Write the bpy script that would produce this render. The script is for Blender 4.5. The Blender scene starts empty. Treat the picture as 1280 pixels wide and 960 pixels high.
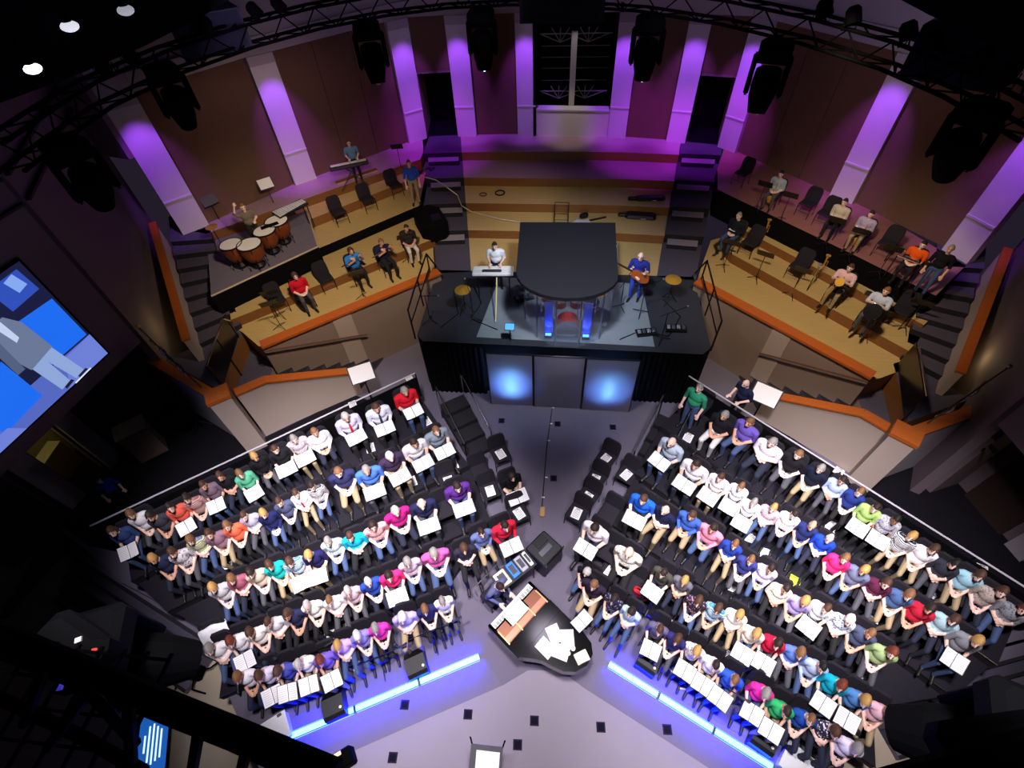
import bpy, bmesh, math, random
import numpy as np
from mathutils import Vector, Matrix

random.seed(7)
S = bpy.context.scene
COL = S.collection

# ------------------------------------------------------------------ camera
# image 1280x960, focal length in pixels, nadir and axis taken from the photo
FPX, CX, CY, CAMH = 620.0, 640.0, 480.0, 11.5
_A, _B = np.array([715, 90.0]), np.array([680, 825.0])
_n = _A + (_B - _A) * (1000 - 90) / (825 - 90)
_u = (_A - _n) / np.linalg.norm(_A - _n)
_nc = _n - np.array([CX, CY])
_h = _n + (-(FPX * FPX + _nc @ _nc) / (_nc @ _u)) * _u
_dn = np.array([*_nc, FPX]); _dn /= np.linalg.norm(_dn)
_fw = np.array([*(_h - np.array([CX, CY])), FPX]); _fw /= np.linalg.norm(_fw)
RM = np.stack([np.cross(_dn, _fw), _fw, -_dn])


def U(px, py, z=0.0):
    """pixel -> point on the level z (things stand on known levels)"""
    r = RM @ np.array([px - CX, py - CY, FPX])
    p = r * (z - CAMH) / r[2]
    return Vector((p[0], p[1], z))


cam = bpy.data.cameras.new('camera')
cam.sensor_width = 36.0
cam.lens = 36.0 * FPX / 1280.0
cam.clip_start = 0.05
cam.clip_end = 200
camo = bpy.data.objects.new('camera', cam)
COL.objects.link(camo)
m3 = Matrix(((RM[0][0], -RM[0][1], -RM[0][2]), (RM[1][0], -RM[1][1], -RM[1][2]), (RM[2][0], -RM[2][1], -RM[2][2])))
camo.matrix_world = Matrix.Translation((0, 0, CAMH)) @ m3.to_4x4()
S.camera = camo

# ------------------------------------------------------------------ world, exposure, house lights
S.view_settings.view_transform = 'Standard'
S.view_settings.look = 'None'
S.view_settings.gamma = 1.0
S.view_settings.exposure = 0.0
S.view_settings.use_curve_mapping = False
W = bpy.data.worlds.new('world')
S.world = W
W.use_nodes = True
W.node_tree.nodes['Background'].inputs[0].default_value = (0.30, 0.22, 0.42, 1)
W.node_tree.nodes['Background'].inputs[1].default_value = 0.05


def spot(name, loc, aim, col, watt, deg, blend=0.6, rad=0.25):
    d = bpy.data.lights.new(name, 'SPOT')
    d.color = col; d.energy = watt; d.spot_size = math.radians(deg); d.spot_blend = blend; d.shadow_soft_size = rad
    o = bpy.data.objects.new(name, d); COL.objects.link(o)
    o.location = loc
    o.rotation_euler = (Vector(aim) - Vector(loc)).to_track_quat('-Z', 'Y').to_euler()
    return o


def point(name, loc, col, watt, rad=0.1):
    d = bpy.data.lights.new(name, 'POINT')
    d.color = col; d.energy = watt; d.shadow_soft_size = rad
    o = bpy.data.objects.new(name, d); COL.objects.link(o); o.location = loc
    return o


WHITE = (1.0, 0.93, 1.0)
AMBER = (1.0, 0.80, 0.60)
PURP = (0.36, 0.07, 1.0)
# choir wash from the lighting bridge over the house
for sg in (-1, 1):
    spot('choir_wash', (sg * 1.8, 2.6, 11.4), (sg * 4.3, 5.6, 0.6), WHITE, 6200, 40, 0.8, 0.4)
    spot('choir_wash', (sg * 3.6, 2.2, 11.4), (sg * 6.6, 4.9, 0.6), WHITE, 6200, 37, 0.8, 0.4)
    spot('choir_wash', (sg * 2.4, 1.0, 11.6), (sg * 3.7, 3.0, 0.2), WHITE, 5200, 46, 0.85, 0.4)
spot('front_wash', (0.0, 2.2, 11.5), (0.1, 1.0, 0), (1.0, 0.93, 0.97), 5600, 62, 0.9, 0.5)
spot('aisle_wash', (0.0, 5.0, 11.4), (0.1, 5.5, 0), (0.9, 0.8, 1.0), 420, 40, 0.9, 0.5)
# band and orchestra lights from the curved truss
spot('band_light', (0.3, 7.4, 8.8), (0.2, 11.0, 2.0), (0.88, 0.92, 1.0), 1900, 62, 0.8, 0.3)
spot('brass_light', (3.6, 7.2, 9.0), (6.6, 11.0, 2.2), AMBER, 1900, 62, 0.8, 0.3)
spot('woodwind_light', (-3.6, 7.2, 9.0), (-7.0, 11.4, 2.2), AMBER, 2100, 64, 0.8, 0.3)
spot('wall_fill', (-5.0, 11.5, 8.6), (-9.2, 15.0, 4.4), (1.0, 0.72, 0.6), 240, 70, 0.9, 0.4)  # added warm fill lifting the brown panels on both sides, not a seen fixture
spot('wall_fill', (4.6, 11.0, 8.6), (8.4, 14.2, 4.4), (1.0, 0.72, 0.6), 240, 70, 0.9, 0.4)
spot('tier_light', (-1.6, 11.0, 8.4), (-2.4, 14.6, 2.4), AMBER, 500, 50, 0.9, 0.3)
spot('sill_light', (0.0, 17.4, 8.1), (0.0, 18.95, 3.4), (1.0, 0.92, 0.72), 260, 30, 0.9, 0.08)
for x_ in (-8.5, -3.0, 3.0, 8.0):
    spot('frieze_fill', (x_ * 0.75, 13.0 - abs(x_) * .25, 8.7), (x_, 18.6 - abs(x_) * .3, 7.8), (0.7, 0.55, 1.0), 150, 80, 0.9, 0.4)  # added lavender fill that keeps the frieze from going black


# ------------------------------------------------------------------ materials
MATS = {}


def lin(c):
    return tuple(((v / 12.92) if v <= 0.04045 else ((v + 0.055) / 1.055) ** 2.4) for v in c)


def hexc(h):
    h = h.lstrip('#')
    return lin(tuple(int(h[i:i + 2], 16) / 255 for i in (0, 2, 4)))


def mat(name, col, rough=0.6, metal=0.0, noise=0.0, scale=8.0, emit=None, estr=0.0, bump=0.0, trans=0.0, alpha=1.0, spec=0.5):
    if name in MATS:
        return MATS[name]
    if isinstance(col, str):
        col = hexc(col)
    m = bpy.data.materials.new(name); m.use_nodes = True
    nt = m.node_tree; b = nt.nodes['Principled BSDF']
    b.inputs['Base Color'].default_value = (*col, 1)
    b.inputs['Roughness'].default_value = rough
    b.inputs['Metallic'].default_value = metal
    b.inputs['Specular IOR Level'].default_value = spec
    if trans:
        b.inputs['Transmission Weight'].default_value = trans
    b.inputs['Alpha'].default_value = alpha
    if emit is not None:
        b.inputs['Emission Color'].default_value = (*(hexc(emit) if isinstance(emit, str) else emit), 1)
        b.inputs['Emission Strength'].default_value = estr
    if noise or bump:
        tc = nt.nodes.new('ShaderNodeTexCoord'); nz = nt.nodes.new('ShaderNodeTexNoise')
        nz.inputs['Scale'].default_value = scale; nz.inputs['Detail'].default_value = 4
        nt.links.new(tc.outputs['Object'], nz.inputs['Vector'])
        if noise:
            mx = nt.nodes.new('ShaderNodeMix'); mx.data_type = 'RGBA'
            mx.inputs[6].default_value = (*[max(0, v * (1 - noise)) for v in col], 1)
            mx.inputs[7].default_value = (*[min(1, v * (1 + noise)) for v in col], 1)
            nt.links.new(nz.outputs['Fac'], mx.inputs[0]); nt.links.new(mx.outputs[2], b.inputs['Base Color'])
        if bump:
            bp = nt.nodes.new('ShaderNodeBump'); bp.inputs['Strength'].default_value = bump; bp.inputs['Distance'].default_value = 0.01
            nt.links.new(nz.outputs['Fac'], bp.inputs['Height']); nt.links.new(bp.outputs['Normal'], b.inputs['Normal'])
    MATS[name] = m
    return m


def wood(name, c1, c2, scale=3.0, rough=0.45, stretch=(1, 9, 9)):
    if name in MATS:
        return MATS[name]
    m = mat(name, c1, rough)
    nt = m.node_tree; b = nt.nodes['Principled BSDF']
    tc = nt.nodes.new('ShaderNodeTexCoord'); mp = nt.nodes.new('ShaderNodeMapping'); mp.inputs['Scale'].default_value = stretch
    nz = nt.nodes.new('ShaderNodeTexNoise'); nz.inputs['Scale'].default_value = scale; nz.inputs['Detail'].default_value = 5
    mx = nt.nodes.new('ShaderNodeMix'); mx.data_type = 'RGBA'
    mx.inputs[6].default_value = (*hexc(c1), 1); mx.inputs[7].default_value = (*hexc(c2), 1)
    nt.links.new(tc.outputs['Object'], mp.inputs['Vector']); nt.links.new(mp.outputs['Vector'], nz.inputs['Vector'])
    nt.links.new(nz.outputs['Fac'], mx.inputs[0]); nt.links.new(mx.outputs[2], b.inputs['Base Color'])
    return m


def patterned(name, c1, c2, kind='stripe', scale=26.0):
    """shirt cloth: stripes, plaid or a floral print"""
    if name in MATS:
        return MATS[name]
    m = mat(name, c1, 0.85)
    nt = m.node_tree; b = nt.nodes['Principled BSDF']
    tc = nt.nodes.new('ShaderNodeTexCoord')
    mx = nt.nodes.new('ShaderNodeMix'); mx.data_type = 'RGBA'
    mx.inputs[6].default_value = (*hexc(c1), 1); mx.inputs[7].default_value = (*hexc(c2), 1)
    if kind == 'floral':
        t = nt.nodes.new('ShaderNodeTexVoronoi'); t.inputs['Scale'].default_value = scale
        nt.links.new(tc.outputs['Object'], t.inputs['Vector'])
        r = nt.nodes.new('ShaderNodeMath'); r.operation = 'LESS_THAN'; r.inputs[1].default_value = 0.36
        nt.links.new(t.outputs['Distance'], r.inputs[0]); nt.links.new(r.outputs[0], mx.inputs[0])
    else:
        t = nt.nodes.new('ShaderNodeTexWave'); t.bands_direction = 'Z'; t.inputs['Scale'].default_value = scale / 3.0
        nt.links.new(tc.outputs['Object'], t.inputs['Vector'])
        r = nt.nodes.new('ShaderNodeMath'); r.operation = 'GREATER_THAN'; r.inputs[1].default_value = 0.5
        nt.links.new(t.outputs['Fac'], r.inputs[0])
        if kind == 'plaid':
            t2 = nt.nodes.new('ShaderNodeTexWave'); t2.bands_direction = 'X'; t2.inputs['Scale'].default_value = scale / 3.0
            nt.links.new(tc.outputs['Object'], t2.inputs['Vector'])
            av = nt.nodes.new('ShaderNodeMath'); av.operation = 'MULTIPLY'
            nt.links.new(t.outputs['Fac'], av.inputs[0]); nt.links.new(t2.outputs['Fac'], av.inputs[1])
            nt.links.new(av.outputs[0], mx.inputs[0])
        else:
            nt.links.new(r.outputs[0], mx.inputs[0])
    nt.links.new(mx.outputs[2], b.inputs['Base Color'])
    return m


CARPET = mat('stage_carpet', '#686272', 0.95, noise=0.14, scale=1.3, bump=0.2, spec=0.15)
BEIGE = mat('house_floor', '#b3a590', 0.85, noise=0.06, scale=2)
BLACKM = mat('black_metal', '#0b0b0e', 0.45)
RIGBLACK = mat('rig_black', '#040405', 0.8, spec=0.03)
BLACKCLOTH = mat('black_cloth', '#08080b', 0.95, spec=0.1)
BLACKGLOSS = mat('piano_black', '#050507', 0.12)
DARKCARPET = mat('stair_carpet', '#4d4958', 0.95, noise=0.1, scale=6, spec=0.15)
STEPFACE = mat('stair_nosing', '#16141c', 0.8)
BANDFLOOR = mat('band_carpet', '#2e303a', 0.9, noise=0.15, scale=3, spec=0.2)
RUG = mat('band_rug', '#77828c', 0.95, noise=0.12, scale=4, spec=0.15)
TIMPCARPET = mat('percussion_carpet', '#6f6876', 0.95, noise=0.12, scale=5, spec=0.15)
FACEWOOD = wood('riser_wood', '#8a5a2c', '#6d4420', 2.2)
TREADWOOD = wood('tread_wood', '#cdb277', '#b89a5e', 2.0)
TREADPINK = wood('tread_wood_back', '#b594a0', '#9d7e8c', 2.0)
ORANGE = wood('cherry_cap', '#c46a2c', '#a8521f', 2.5, 0.35)
TANWALL = mat('tan_plaster', '#8f7b70', 0.85, noise=0.04, scale=1.5)
TANSTRIP = mat('tan_strip', '#b5a297', 0.85)
PANEL = mat('brown_fabric_panel', '#6b5142', 0.95, noise=0.05, scale=2, bump=0.1, spec=0.1)
PILAS = mat('white_pilaster', '#cfc6cc', 0.7)
FRIEZE = mat('grey_frieze', '#a9a1a9', 0.75)
SIDEWALL = mat('side_wall_paint', '#75636a', 0.85, noise=0.03, scale=1)
CHROME = mat('chrome', '#d8d8dc', 0.15, 1.0)
STEEL = mat('steel', '#9a9aa2', 0.3, 1.0)
WHITEP = mat('paper_white', '#f4f2f4', 0.8)
INK = mat('print_ink', '#4b4a52', 0.8)
RED = mat('red_cover', '#b3202c', 0.5)
BRASS = mat('brass', '#d8a63c', 0.4, 0.45)
COPPER = mat('copper', '#a5572c', 0.35, 0.7)
DRUMHEAD = mat('drum_head', '#eeeae2', 0.5)
CHAIRCLOTH = mat('chair_cloth', '#242128', 0.9, noise=0.2, scale=30, spec=0.2)
CHAIRFRAME = mat('chair_frame', '#101014', 0.35, 0.6)
NAVYBOX = mat('navy_grille', '#12122a', 0.8)
DOORDARK = mat('door_brown', '#3b2a26', 0.6)

# ------------------------------------------------------------------ mesh helpers


class MB:
    def __init__(s):
        s.v = []; s.f = []; s.m = []

    def add(s, vs, fs, mi=0):
        o = len(s.v)
        s.v += [tuple(p) for p in vs]
        for f in fs:
            s.f.append(tuple(i + o for i in f)); s.m.append(mi)
        return s

    def box(s, c, size, rz=0.0, mi=0, M=None):
        x, y, z = [d / 2 for d in size]
        vs = [Vector((sx * x, sy * y, sz * z)) for sz in (-1, 1) for sy in (-1, 1) for sx in (-1, 1)]
        R = M if M is not None else Matrix.Rotation(rz, 3, 'Z')
        vs = [R @ p + Vector(c) for p in vs]
        return s.add(vs, [(0, 2, 3, 1), (4, 5, 7, 6), (0, 1, 5, 4), (2, 6, 7, 3), (0, 4, 6, 2), (1, 3, 7, 5)], mi)

    def rbox(s, c, size, bev=0.02, rz=0.0, mi=0, M=None):
        """box with all vertical and top edges chamfered"""
        x, y, z = [d / 2 for d in size]; b = min(bev, x * .9, y * .9, z * .9)
        R = M if M is not None else Matrix.Rotation(rz, 3, 'Z')
        def ring(ix, iy, zz):
            return [Vector(p) for p in ((-x + ix + b, -y + iy, zz), (x - ix - b, -y + iy, zz), (x - ix, -y + iy + b, zz), (x - ix, y - iy - b, zz),
                                        (x - ix - b, y - iy, zz), (-x + ix + b, y - iy, zz), (-x + ix, y - iy - b, zz), (-x + ix, -y + iy + b, zz))]
        rings = [ring(b, b, -z), ring(0, 0, -z + b), ring(0, 0, z - b), ring(b, b, z)]
        vs = [R @ p + Vector(c) for r in rings for p in r]
        fs = [tuple(range(7, -1, -1)), tuple(range(24, 32))]
        for k in range(3):
            for i in range(8):
                j = (i + 1) % 8
                fs.append((k * 8 + i, k * 8 + j, k * 8 + 8 + j, k * 8 + 8 + i))
        return s.add(vs, fs, mi)

    def prism(s, poly, z0, z1, mtop=0, mside=0):
        """z0/z1 numbers or lists (one per vertex)"""
        poly = [(p[0], p[1]) for p in poly]
        a = sum(poly[i][0] * poly[(i + 1) % len(poly)][1] - poly[(i + 1) % len(poly)][0] * poly[i][1] for i in range(len(poly)))
        zz0 = list(z0) if isinstance(z0, (list, tuple)) else [z0] * len(poly)
        zz1 = list(z1) if isinstance(z1, (list, tuple)) else [z1] * len(poly)
        if a < 0:
            poly = poly[::-1]; zz0 = zz0[::-1]; zz1 = zz1[::-1]
        n = len(poly)
        vs = [(p[0], p[1], zz0[i]) for i, p in enumerate(poly)] + [(p[0], p[1], zz1[i]) for i, p in enumerate(poly)]
        s.add(vs, [tuple(range(n, 2 * n))], mtop)
        o = len(s.v) - 2 * n
        s.f.append(tuple(o + i for i in range(n - 1, -1, -1))); s.m.append(mside)
        for i in range(n):
            j = (i + 1) % n
            s.f.append((o + i, o + j, o + n + j, o + n + i)); s.m.append(mside)
        return s

    def wall(s, p, q, z0, z1, t=0.15, mi=0):
        """upright slab from p to q, thickness t to its right-hand back side"""
        p = Vector((p[0], p[1])); q = Vector((q[0], q[1])); d = (q - p).normalized(); n = Vector((d.y, -d.x)) * t
        return s.prism([p, q, q + n, p + n], z0, z1, mi, mi)

    def tube(s, pts, r, n=8, mi=0, closed=False):
        pts = [Vector(p) for p in pts]
        rs = r if isinstance(r, (list, tuple)) else [r] * len(pts)
        up = Vector((0, 0, 1)); rings = []
        for i, p in enumerate(pts):
            if closed:
                t = pts[(i + 1) % len(pts)] - pts[i - 1]
            else:
                t = pts[min(i + 1, len(pts) - 1)] - pts[max(i - 1, 0)]
            t.normalize()
            a = t.cross(up)
            if a.length < 1e-3:
                a = t.cross(Vector((1, 0, 0)))
            a.normalize(); b = a.cross(t)
            rings.append([p + (a * math.cos(k * 2 * math.pi / n) + b * math.sin(k * 2 * math.pi / n)) * rs[i] for k in range(n)])
        vs = [q for r_ in rings for q in r_]; fs = []
        m = len(rings)
        for i in range(m if closed else m - 1):
            for k in range(n):
                l = (k + 1) % n; ii = (i + 1) % m
                fs.append((i * n + k, i * n + l, ii * n + l, ii * n + k))
        if not closed:
            fs += [tuple(range(n - 1, -1, -1)), tuple(range((m - 1) * n, m * n))]
        return s.add(vs, fs, mi)

    def lathe(s, prof, c=(0, 0, 0), n=20, mi=0, M=None):
        vs = []; fs = []
        R = M if M is not None else Matrix.Identity(3)
        for (r, z) in prof:
            for k in range(n):
                a = k * 2 * math.pi / n
                vs.append(R @ Vector((r * math.cos(a), r * math.sin(a), z)) + Vector(c))
        for i in range(len(prof) - 1):
            for k in range(n):
                l = (k + 1) % n
                fs.append((i * n + k, i * n + l, (i + 1) * n + l, (i + 1) * n + k))
        if prof[0][0] > 1e-4: fs.append(tuple(range(n - 1, -1, -1)))
        if prof[-1][0] > 1e-4: fs.append(tuple(range((len(prof) - 1) * n, len(prof) * n)))
        return s.add(vs, fs, mi)

    def ball(s, c, r, nu=10, nv=7, mi=0, M=None):
        r = r if isinstance(r, (tuple, list)) else (r, r, r)
        R = M if M is not None else Matrix.Identity(3)
        vs = [R @ Vector((0, 0, -r[2])) + Vector(c)]; fs = []
        for j in range(1, nv):
            t = -math.pi / 2 + math.pi * j / nv
            for i in range(nu):
                a = 2 * math.pi * i / nu
                vs.append(R @ Vector((r[0] * math.cos(t) * math.cos(a), r[1] * math.cos(t) * math.sin(a), r[2] * math.sin(t))) + Vector(c))
        vs.append(R @ Vector((0, 0, r[2])) + Vector(c))
        for i in range(nu):
            fs.append((0, 1 + (i + 1) % nu, 1 + i))
            fs.append((len(vs) - 1, len(vs) - 1 - nu + i, len(vs) - 1 - nu + (i + 1) % nu))
        for j in range(nv - 2):
            for i in range(nu):
                a = 1 + j * nu + i; b = 1 + j * nu + (i + 1) % nu
                fs.append((a, b, b + nu, a + nu))
        return s.add(vs, fs, mi)

    def quad(s, a, b, c, d, mi=0):
        return s.add([a, b, c, d], [(0, 1, 2, 3)], mi)

    def mesh(s, name, mats, smooth=False):
        me = bpy.data.meshes.new(name)
        me.from_pydata([tuple(p) for p in s.v], [], s.f)
        for m in (mats if isinstance(mats, (list, tuple)) else [mats]):
            me.materials.append(m)
        me.polygons.foreach_set('material_index', s.m)
        if smooth:
            me.polygons.foreach_set('use_smooth', [True] * len(me.polygons))
        me.update()
        return me

    def build(s, name, mats, parent=None, loc=None, rz=0.0, smooth=False):
        return link(name, s.mesh(name, mats, smooth), parent, loc, rz)


def link(name, me, parent=None, loc=None, rz=0.0):
    o = bpy.data.objects.new(name, me)
    COL.objects.link(o)
    if parent is not None:
        o.parent = parent
    if loc is not None:
        o.location = loc
    if rz:
        o.rotation_euler = (0, 0, rz)
    return o


def tag(o, label, cat, group=None, kind=None):
    o['label'] = label; o['category'] = cat
    if group: o['group'] = group
    if kind: o['kind'] = kind
    return o


def thing(name, label, cat, loc=(0, 0, 0), rz=0.0, group=None):
    return tag(link(name, None, None, loc, rz), label, cat, group)


def struct(o, label=None):
    o['kind'] = 'structure'
    if label: o['label'] = label
    return o


_TREE = {}


def dup(root, loc, rz=0.0, label=None, group=None, scale=None):
    """copy a thing with its parts and sub-parts"""
    if root.name not in _TREE:
        lst = []
        def walk(o, k):
            lst.append((o, k)); me = len(lst) - 1
            for ch in o.children:
                walk(ch, me)
        walk(root, -1)
        _TREE[root.name] = lst
    new = []
    for o, k in _TREE[root.name]:
        c = o.copy(); COL.objects.link(c); c.parent = new[k] if k >= 0 else None
        new.append(c)
    r = new[0]
    r.location = loc; r.rotation_euler = (0, 0, rz)
    if scale: r.scale = scale if isinstance(scale, tuple) else (scale,) * 3
    if label: r['label'] = label
    if group: r['group'] = group
    return r


def lerp(a, b, t):
    return tuple(a[i] + (b[i] - a[i]) * t for i in range(len(a)))

# ================================================================== THE BUILDING
# ---- floors
ZH = -0.9    # house floor below the thrust stage
fl = MB()
edgeL = [(-11.2, 3.6), (-9.96, 2.99), (-7.31, 2.18), (-7.0, 1.75), (-6.17, 0.89), (-5.5, 0.25), (-4.7, -0.5), (-3.2, -1.3), (-1.5, -1.75)]
edgeR = [(1.5, -1.75), (3.2, -1.0), (4.3, 0.2), (5.13, 0.99), (5.67, 1.39), (6.45, 2.03), (6.7, 2.5), (9.64, 3.43)]
stage_poly = edgeL + edgeR + [(14, 4.4), (14, 13), (-15, 13), (-15, 5.2)]
fl.prism(stage_poly, ZH, 0.0, 0, 1)
floor = struct(fl.build('floor', [CARPET, DARKCARPET]), 'grey carpeted thrust stage floor')
hf = MB().prism([(-17, -7), (17, -7), (17, 12), (-17, 12)], ZH - 0.2, ZH)
struct(hf.build('floor_house', BEIGE), 'beige house floor below the stage')
# lighter front apron strip lines cut in the carpet
# ---- steps from the stage down to the house floor on both sides
for sgn, a0, a1, nm in ((-1, (-11.6, 3.75), (-7.31, 2.2), 'keyboard-side'), (1, (6.55, 2.42), (11.0, 3.8), 'piano-tail-side')):
    a0 = Vector(a0); a1 = Vector(a1); d = (a1 - a0).normalized(); n = Vector((d.y, -d.x))
    if n.y > 0: n = -n
    root = struct(thing('house_stair', f'wide grey carpeted steps down to house floor, {nm} flank of stage', 'stairs'))
    for k in range(5):
        z1 = -0.15 * (k + 1) + 0.0
        p = a0 + n * (0.24 * k); q = a1 + n * (0.24 * k)
        st = MB().prism([p, q, q + n * 0.26, p + n * 0.26], ZH, z1)
        o = st.build('step', DARKCARPET if k % 2 else CARPET, root)
        MB().prism([p + n * .2, q + n * .2, q + n * 0.262, p + n * 0.262], z1, z1 + 0.006).build('nosing', STEPFACE, o)

# darker carpet mats under the LED battens
for k_, (nm_, px_) in enumerate((('keyboard-side', [(598, 813), (628, 857), (400, 957), (332, 928)]), ('tail-side', [(757, 820), (730, 860), (925, 985), (985, 955)]))):
    m_ = MB().prism([U(*q, 0)[:2] for q in px_], -0.01, 0.006)
    struct(m_.build('floor_mat', mat('carpet_mat', '#6c6678', 0.95, noise=0.1, scale=2, spec=0.15)), f'darker carpet mat below {nm_} battens')
ap = MB().prism([U(*q, 0)[:2] for q in [(628, 857), (660, 838), (700, 838), (730, 860), (925, 985)]] + [(3.2, -1.0), (1.5, -1.75), (-1.5, -1.75), (-3.2, -1.3)] + [U(400, 957, 0)[:2]], -0.02, 0.004)
struct(ap.build('floor_apron', mat('apron_carpet', '#8a828e', 0.9, noise=0.06, scale=1.5, spec=0.15)), 'paler carpet apron at the front of the stage')
# ---- inlaid floor boxes
for i, (px, py) in enumerate([(627, 526), (697, 530), (766, 534), (692, 598), (506, 881), (585, 893), (668, 901), (751, 909), (834, 912), (491, 947), (647, 931), (268, 749), (1112, 818), (672, 822), (838, 828)]):
    p = U(px, py, 0)
    fb = MB().box((0, 0, 0.004), (0.17, 0.17, 0.008)).box((0, 0, 0.009), (0.12, 0.12, 0.004), mi=1)
    tag(fb.build('floor_box', [mat('floorbox', '#241f38', 0.8, spec=0.1), mat('floorbox_lid', '#15121f', 0.9, spec=0.05)], None, p, 0.05), 'small dark square floor box set in the stage carpet', 'floor box', 'floor boxes in the stage carpet')

# ---- back wall with pilasters
ZT, ZW = 3.2, 7.0
PIL = [((-11.59, 12.2), (-11.02, 12.75)), ((-9.16, 15.22), (-8.6, 15.72)), ((-5.93, 18.38), (-5.35, 18.82)), ((-4.18, 18.96), (-3.47, 18.99)),
       ((-1.91, 19.04), (-1.23, 19.04)), ((1.4, 18.92), (2.05, 18.84)), ((3.49, 18.6), (4.13, 18.46)), ((5.22, 18.22), (5.72, 17.75)),
       ((8.02, 15.02), (8.5, 14.52)), ((10.06, 12.29), (10.4, 11.67))]
PANELZ = 0.16
wb = MB()
def inset(p, q, t):
    d = (Vector(q) - Vector(p)).normalized(); n = Vector((-d.y, d.x))
    return Vector(p) + n * t, Vector(q) + n * t
# upper wall (one slab behind everything)
top = [p for pr_ in PIL for p in pr_]
for a, b in zip(top[:-1], top[1:]):
    a2, b2 = inset(a, b, 0.02)
    wb.wall(b2, a2, ZW, 9.6, 0.3)
    c1, c2 = inset(a, b, -0.1)
    wb.wall(c2, c1, ZW + 0.28, ZW + 0.45, 0.3)
wall_back = struct(wb.build('wall_back', FRIEZE), 'curved back wall with white pilasters and brown panels')
for i, (a, b) in enumerate(PIL):
    a1, b1 = inset(a, b, -0.02); 
    p = MB().wall(b, a, ZT, ZW, 0.3)
    po = p.build('pilaster', PILAS, wall_back)
    a1, b1 = inset(a, b, -0.03)
    MB().wall(b1, a1, ZT + 1.02, ZT + 1.07, 0.05).build('pilaster_band', PILAS, po)
    MB().wall(b1, a1, ZW - 0.25, ZW, 0.05).build('pilaster_cap', FRIEZE, po)
gaps = {2: 'door', 4: 'window', 6: 'door'}
for i in range(9):
    a = PIL[i][1]; b = PIL[i + 1][0]
    a, b = inset(a, b, PANELZ)
    if i == 4:
        continue
    if i in gaps:
        MB().wall(b, a, ZT + 2.15, ZW, 0.2).build('wall_panel', PANEL, wall_back)
    else:
        # fabric panels in two widths, hair-line joints between them
        n = 3 if (Vector(a) - Vector(b)).length > 3.5 else 1
        for k in range(n):
            p = lerp(tuple(a), tuple(b), k / n + (0.002 if k else 0)); q = lerp(tuple(a), tuple(b), (k + 1) / n - (0.002 if k < n - 1 else 0))
            MB().wall(q, p, ZT, ZW + 0.02, 0.2).build('wall_panel', PANEL, wall_back)
# door openings: a dark passage with a tan return wall
for n_, i in ((1, 2), (2, 6)):
    a, b = inset(PIL[i][1], PIL[i + 1][0], PANELZ)
    d = (b - a).normalized(); nb = Vector((-d.y, d.x))
    r = MB()
    r.wall(b, b + nb * 1.6, ZT, ZT + 2.15, 0.1).wall(a + nb * 1.6, a, ZT, ZT + 2.15, 0.1)
    r.prism([a, b, b + nb * 1.6, a + nb * 1.6], ZT + 2.13, ZT + 2.2, 0, 0)
    dr = struct(r.build(f'door_{n_}', TANWALL), 'open dark doorway between white pilasters')
    MB().wall(b + nb * 1.6, a + nb * 1.6, ZT - .05, ZT + 2.15, 0.1).build('passage', BLACKCLOTH, dr)
    MB().prism([a, b, b + nb * 1.6, a + nb * 1.6], ZT - 0.04, ZT + 0.002).build('passage_floor', BLACKCLOTH, dr)

# ---- central opening with the lattice and the upright beam
w1 = MB()
a, b = Vector(PIL[4][1]), Vector(PIL[5][0])
low = MB().prism([a + Vector((0.0, .06)), b + Vector((0.0, .06)), b + Vector((0.0, .35)), a + Vector((0.0, .35))], ZT, ZT + 0.88)
window = struct(low.build('window_1', mat('sill_white', '#d6cfc6', 0.7)), 'tall central opening with white sill, steel lattice and pale beam')
MB().prism([a + Vector((0, .02)), b + Vector((0, .02)), b + Vector((0, .4)), a + Vector((0, .4))], ZT + 0.88, ZT + 0.93).build('window_sill', PILAS, window)
vo = MB().wall(b + Vector((0, 2.6)), a + Vector((0, 2.6)), ZT - 0.5, 9.6, 0.1).wall((b.x, b.y), (b.x, b.y + 2.6), ZT - 0.5, 9.6, 0.1).wall((a.x, a.y + 2.6), (a.x, a.y), ZT - .5, 9.6, 0.1)
vo.build('void_lining', BLACKCLOTH, window)
beam = MB().box((0.03, 19.55, ZT + 2.0), (0.2, 0.14, 2.3)); beam.build('upright_beam', mat('beam_pale', '#cfc9c4', 0.7, emit='#b9b2b0', estr=0.0), window)
lat = mat('lattice_steel', '#8d877f', 0.4, 0.3)
for zc in (ZT + 0.98, ZT + 2.75):
    MB().tube([(a.x + 0.1, 19.9, zc + .25), (b.x - .1, 19.9, zc + .25)], 0.018, 6).build('lattice_bar', lat, window)
    for cx in (-0.45, 0.5):
        for ang in (20, 55, 90, 125, 160):
            r = 0.42 / max(0.55, math.sin(math.radians(ang)))
            MB().tube([(cx, 19.9, zc), (cx + math.cos(math.radians(ang)) * r, 19.9, zc + math.sin(math.radians(ang)) * r)], 0.016, 5).build('lattice_bar', lat, window)
for zc in (1.35, 1.75, 2.1, 2.45):
    MB().tube([(a.x + 0.1, 20.6, ZT + zc), (b.x - .1, 20.6, ZT + zc)], 0.014, 5).build('lattice_bar', lat, window)
for cx, w in ((-0.75, 0.26), (0.62, 0.62)):
    MB().box((cx, 20.6, ZT + 3.42), (w, 0.08, 0.14)).build('lit_slot', mat('lit_slot', '#ffffff', 0.5, emit='#ffffff', estr=1.6), window)
spot('beam_light', (0.3, 18.7, 7.3), (0.05, 19.6, 5.0), (1, 0.95, 0.9), 22, 40, 0.6, 0.05)

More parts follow.
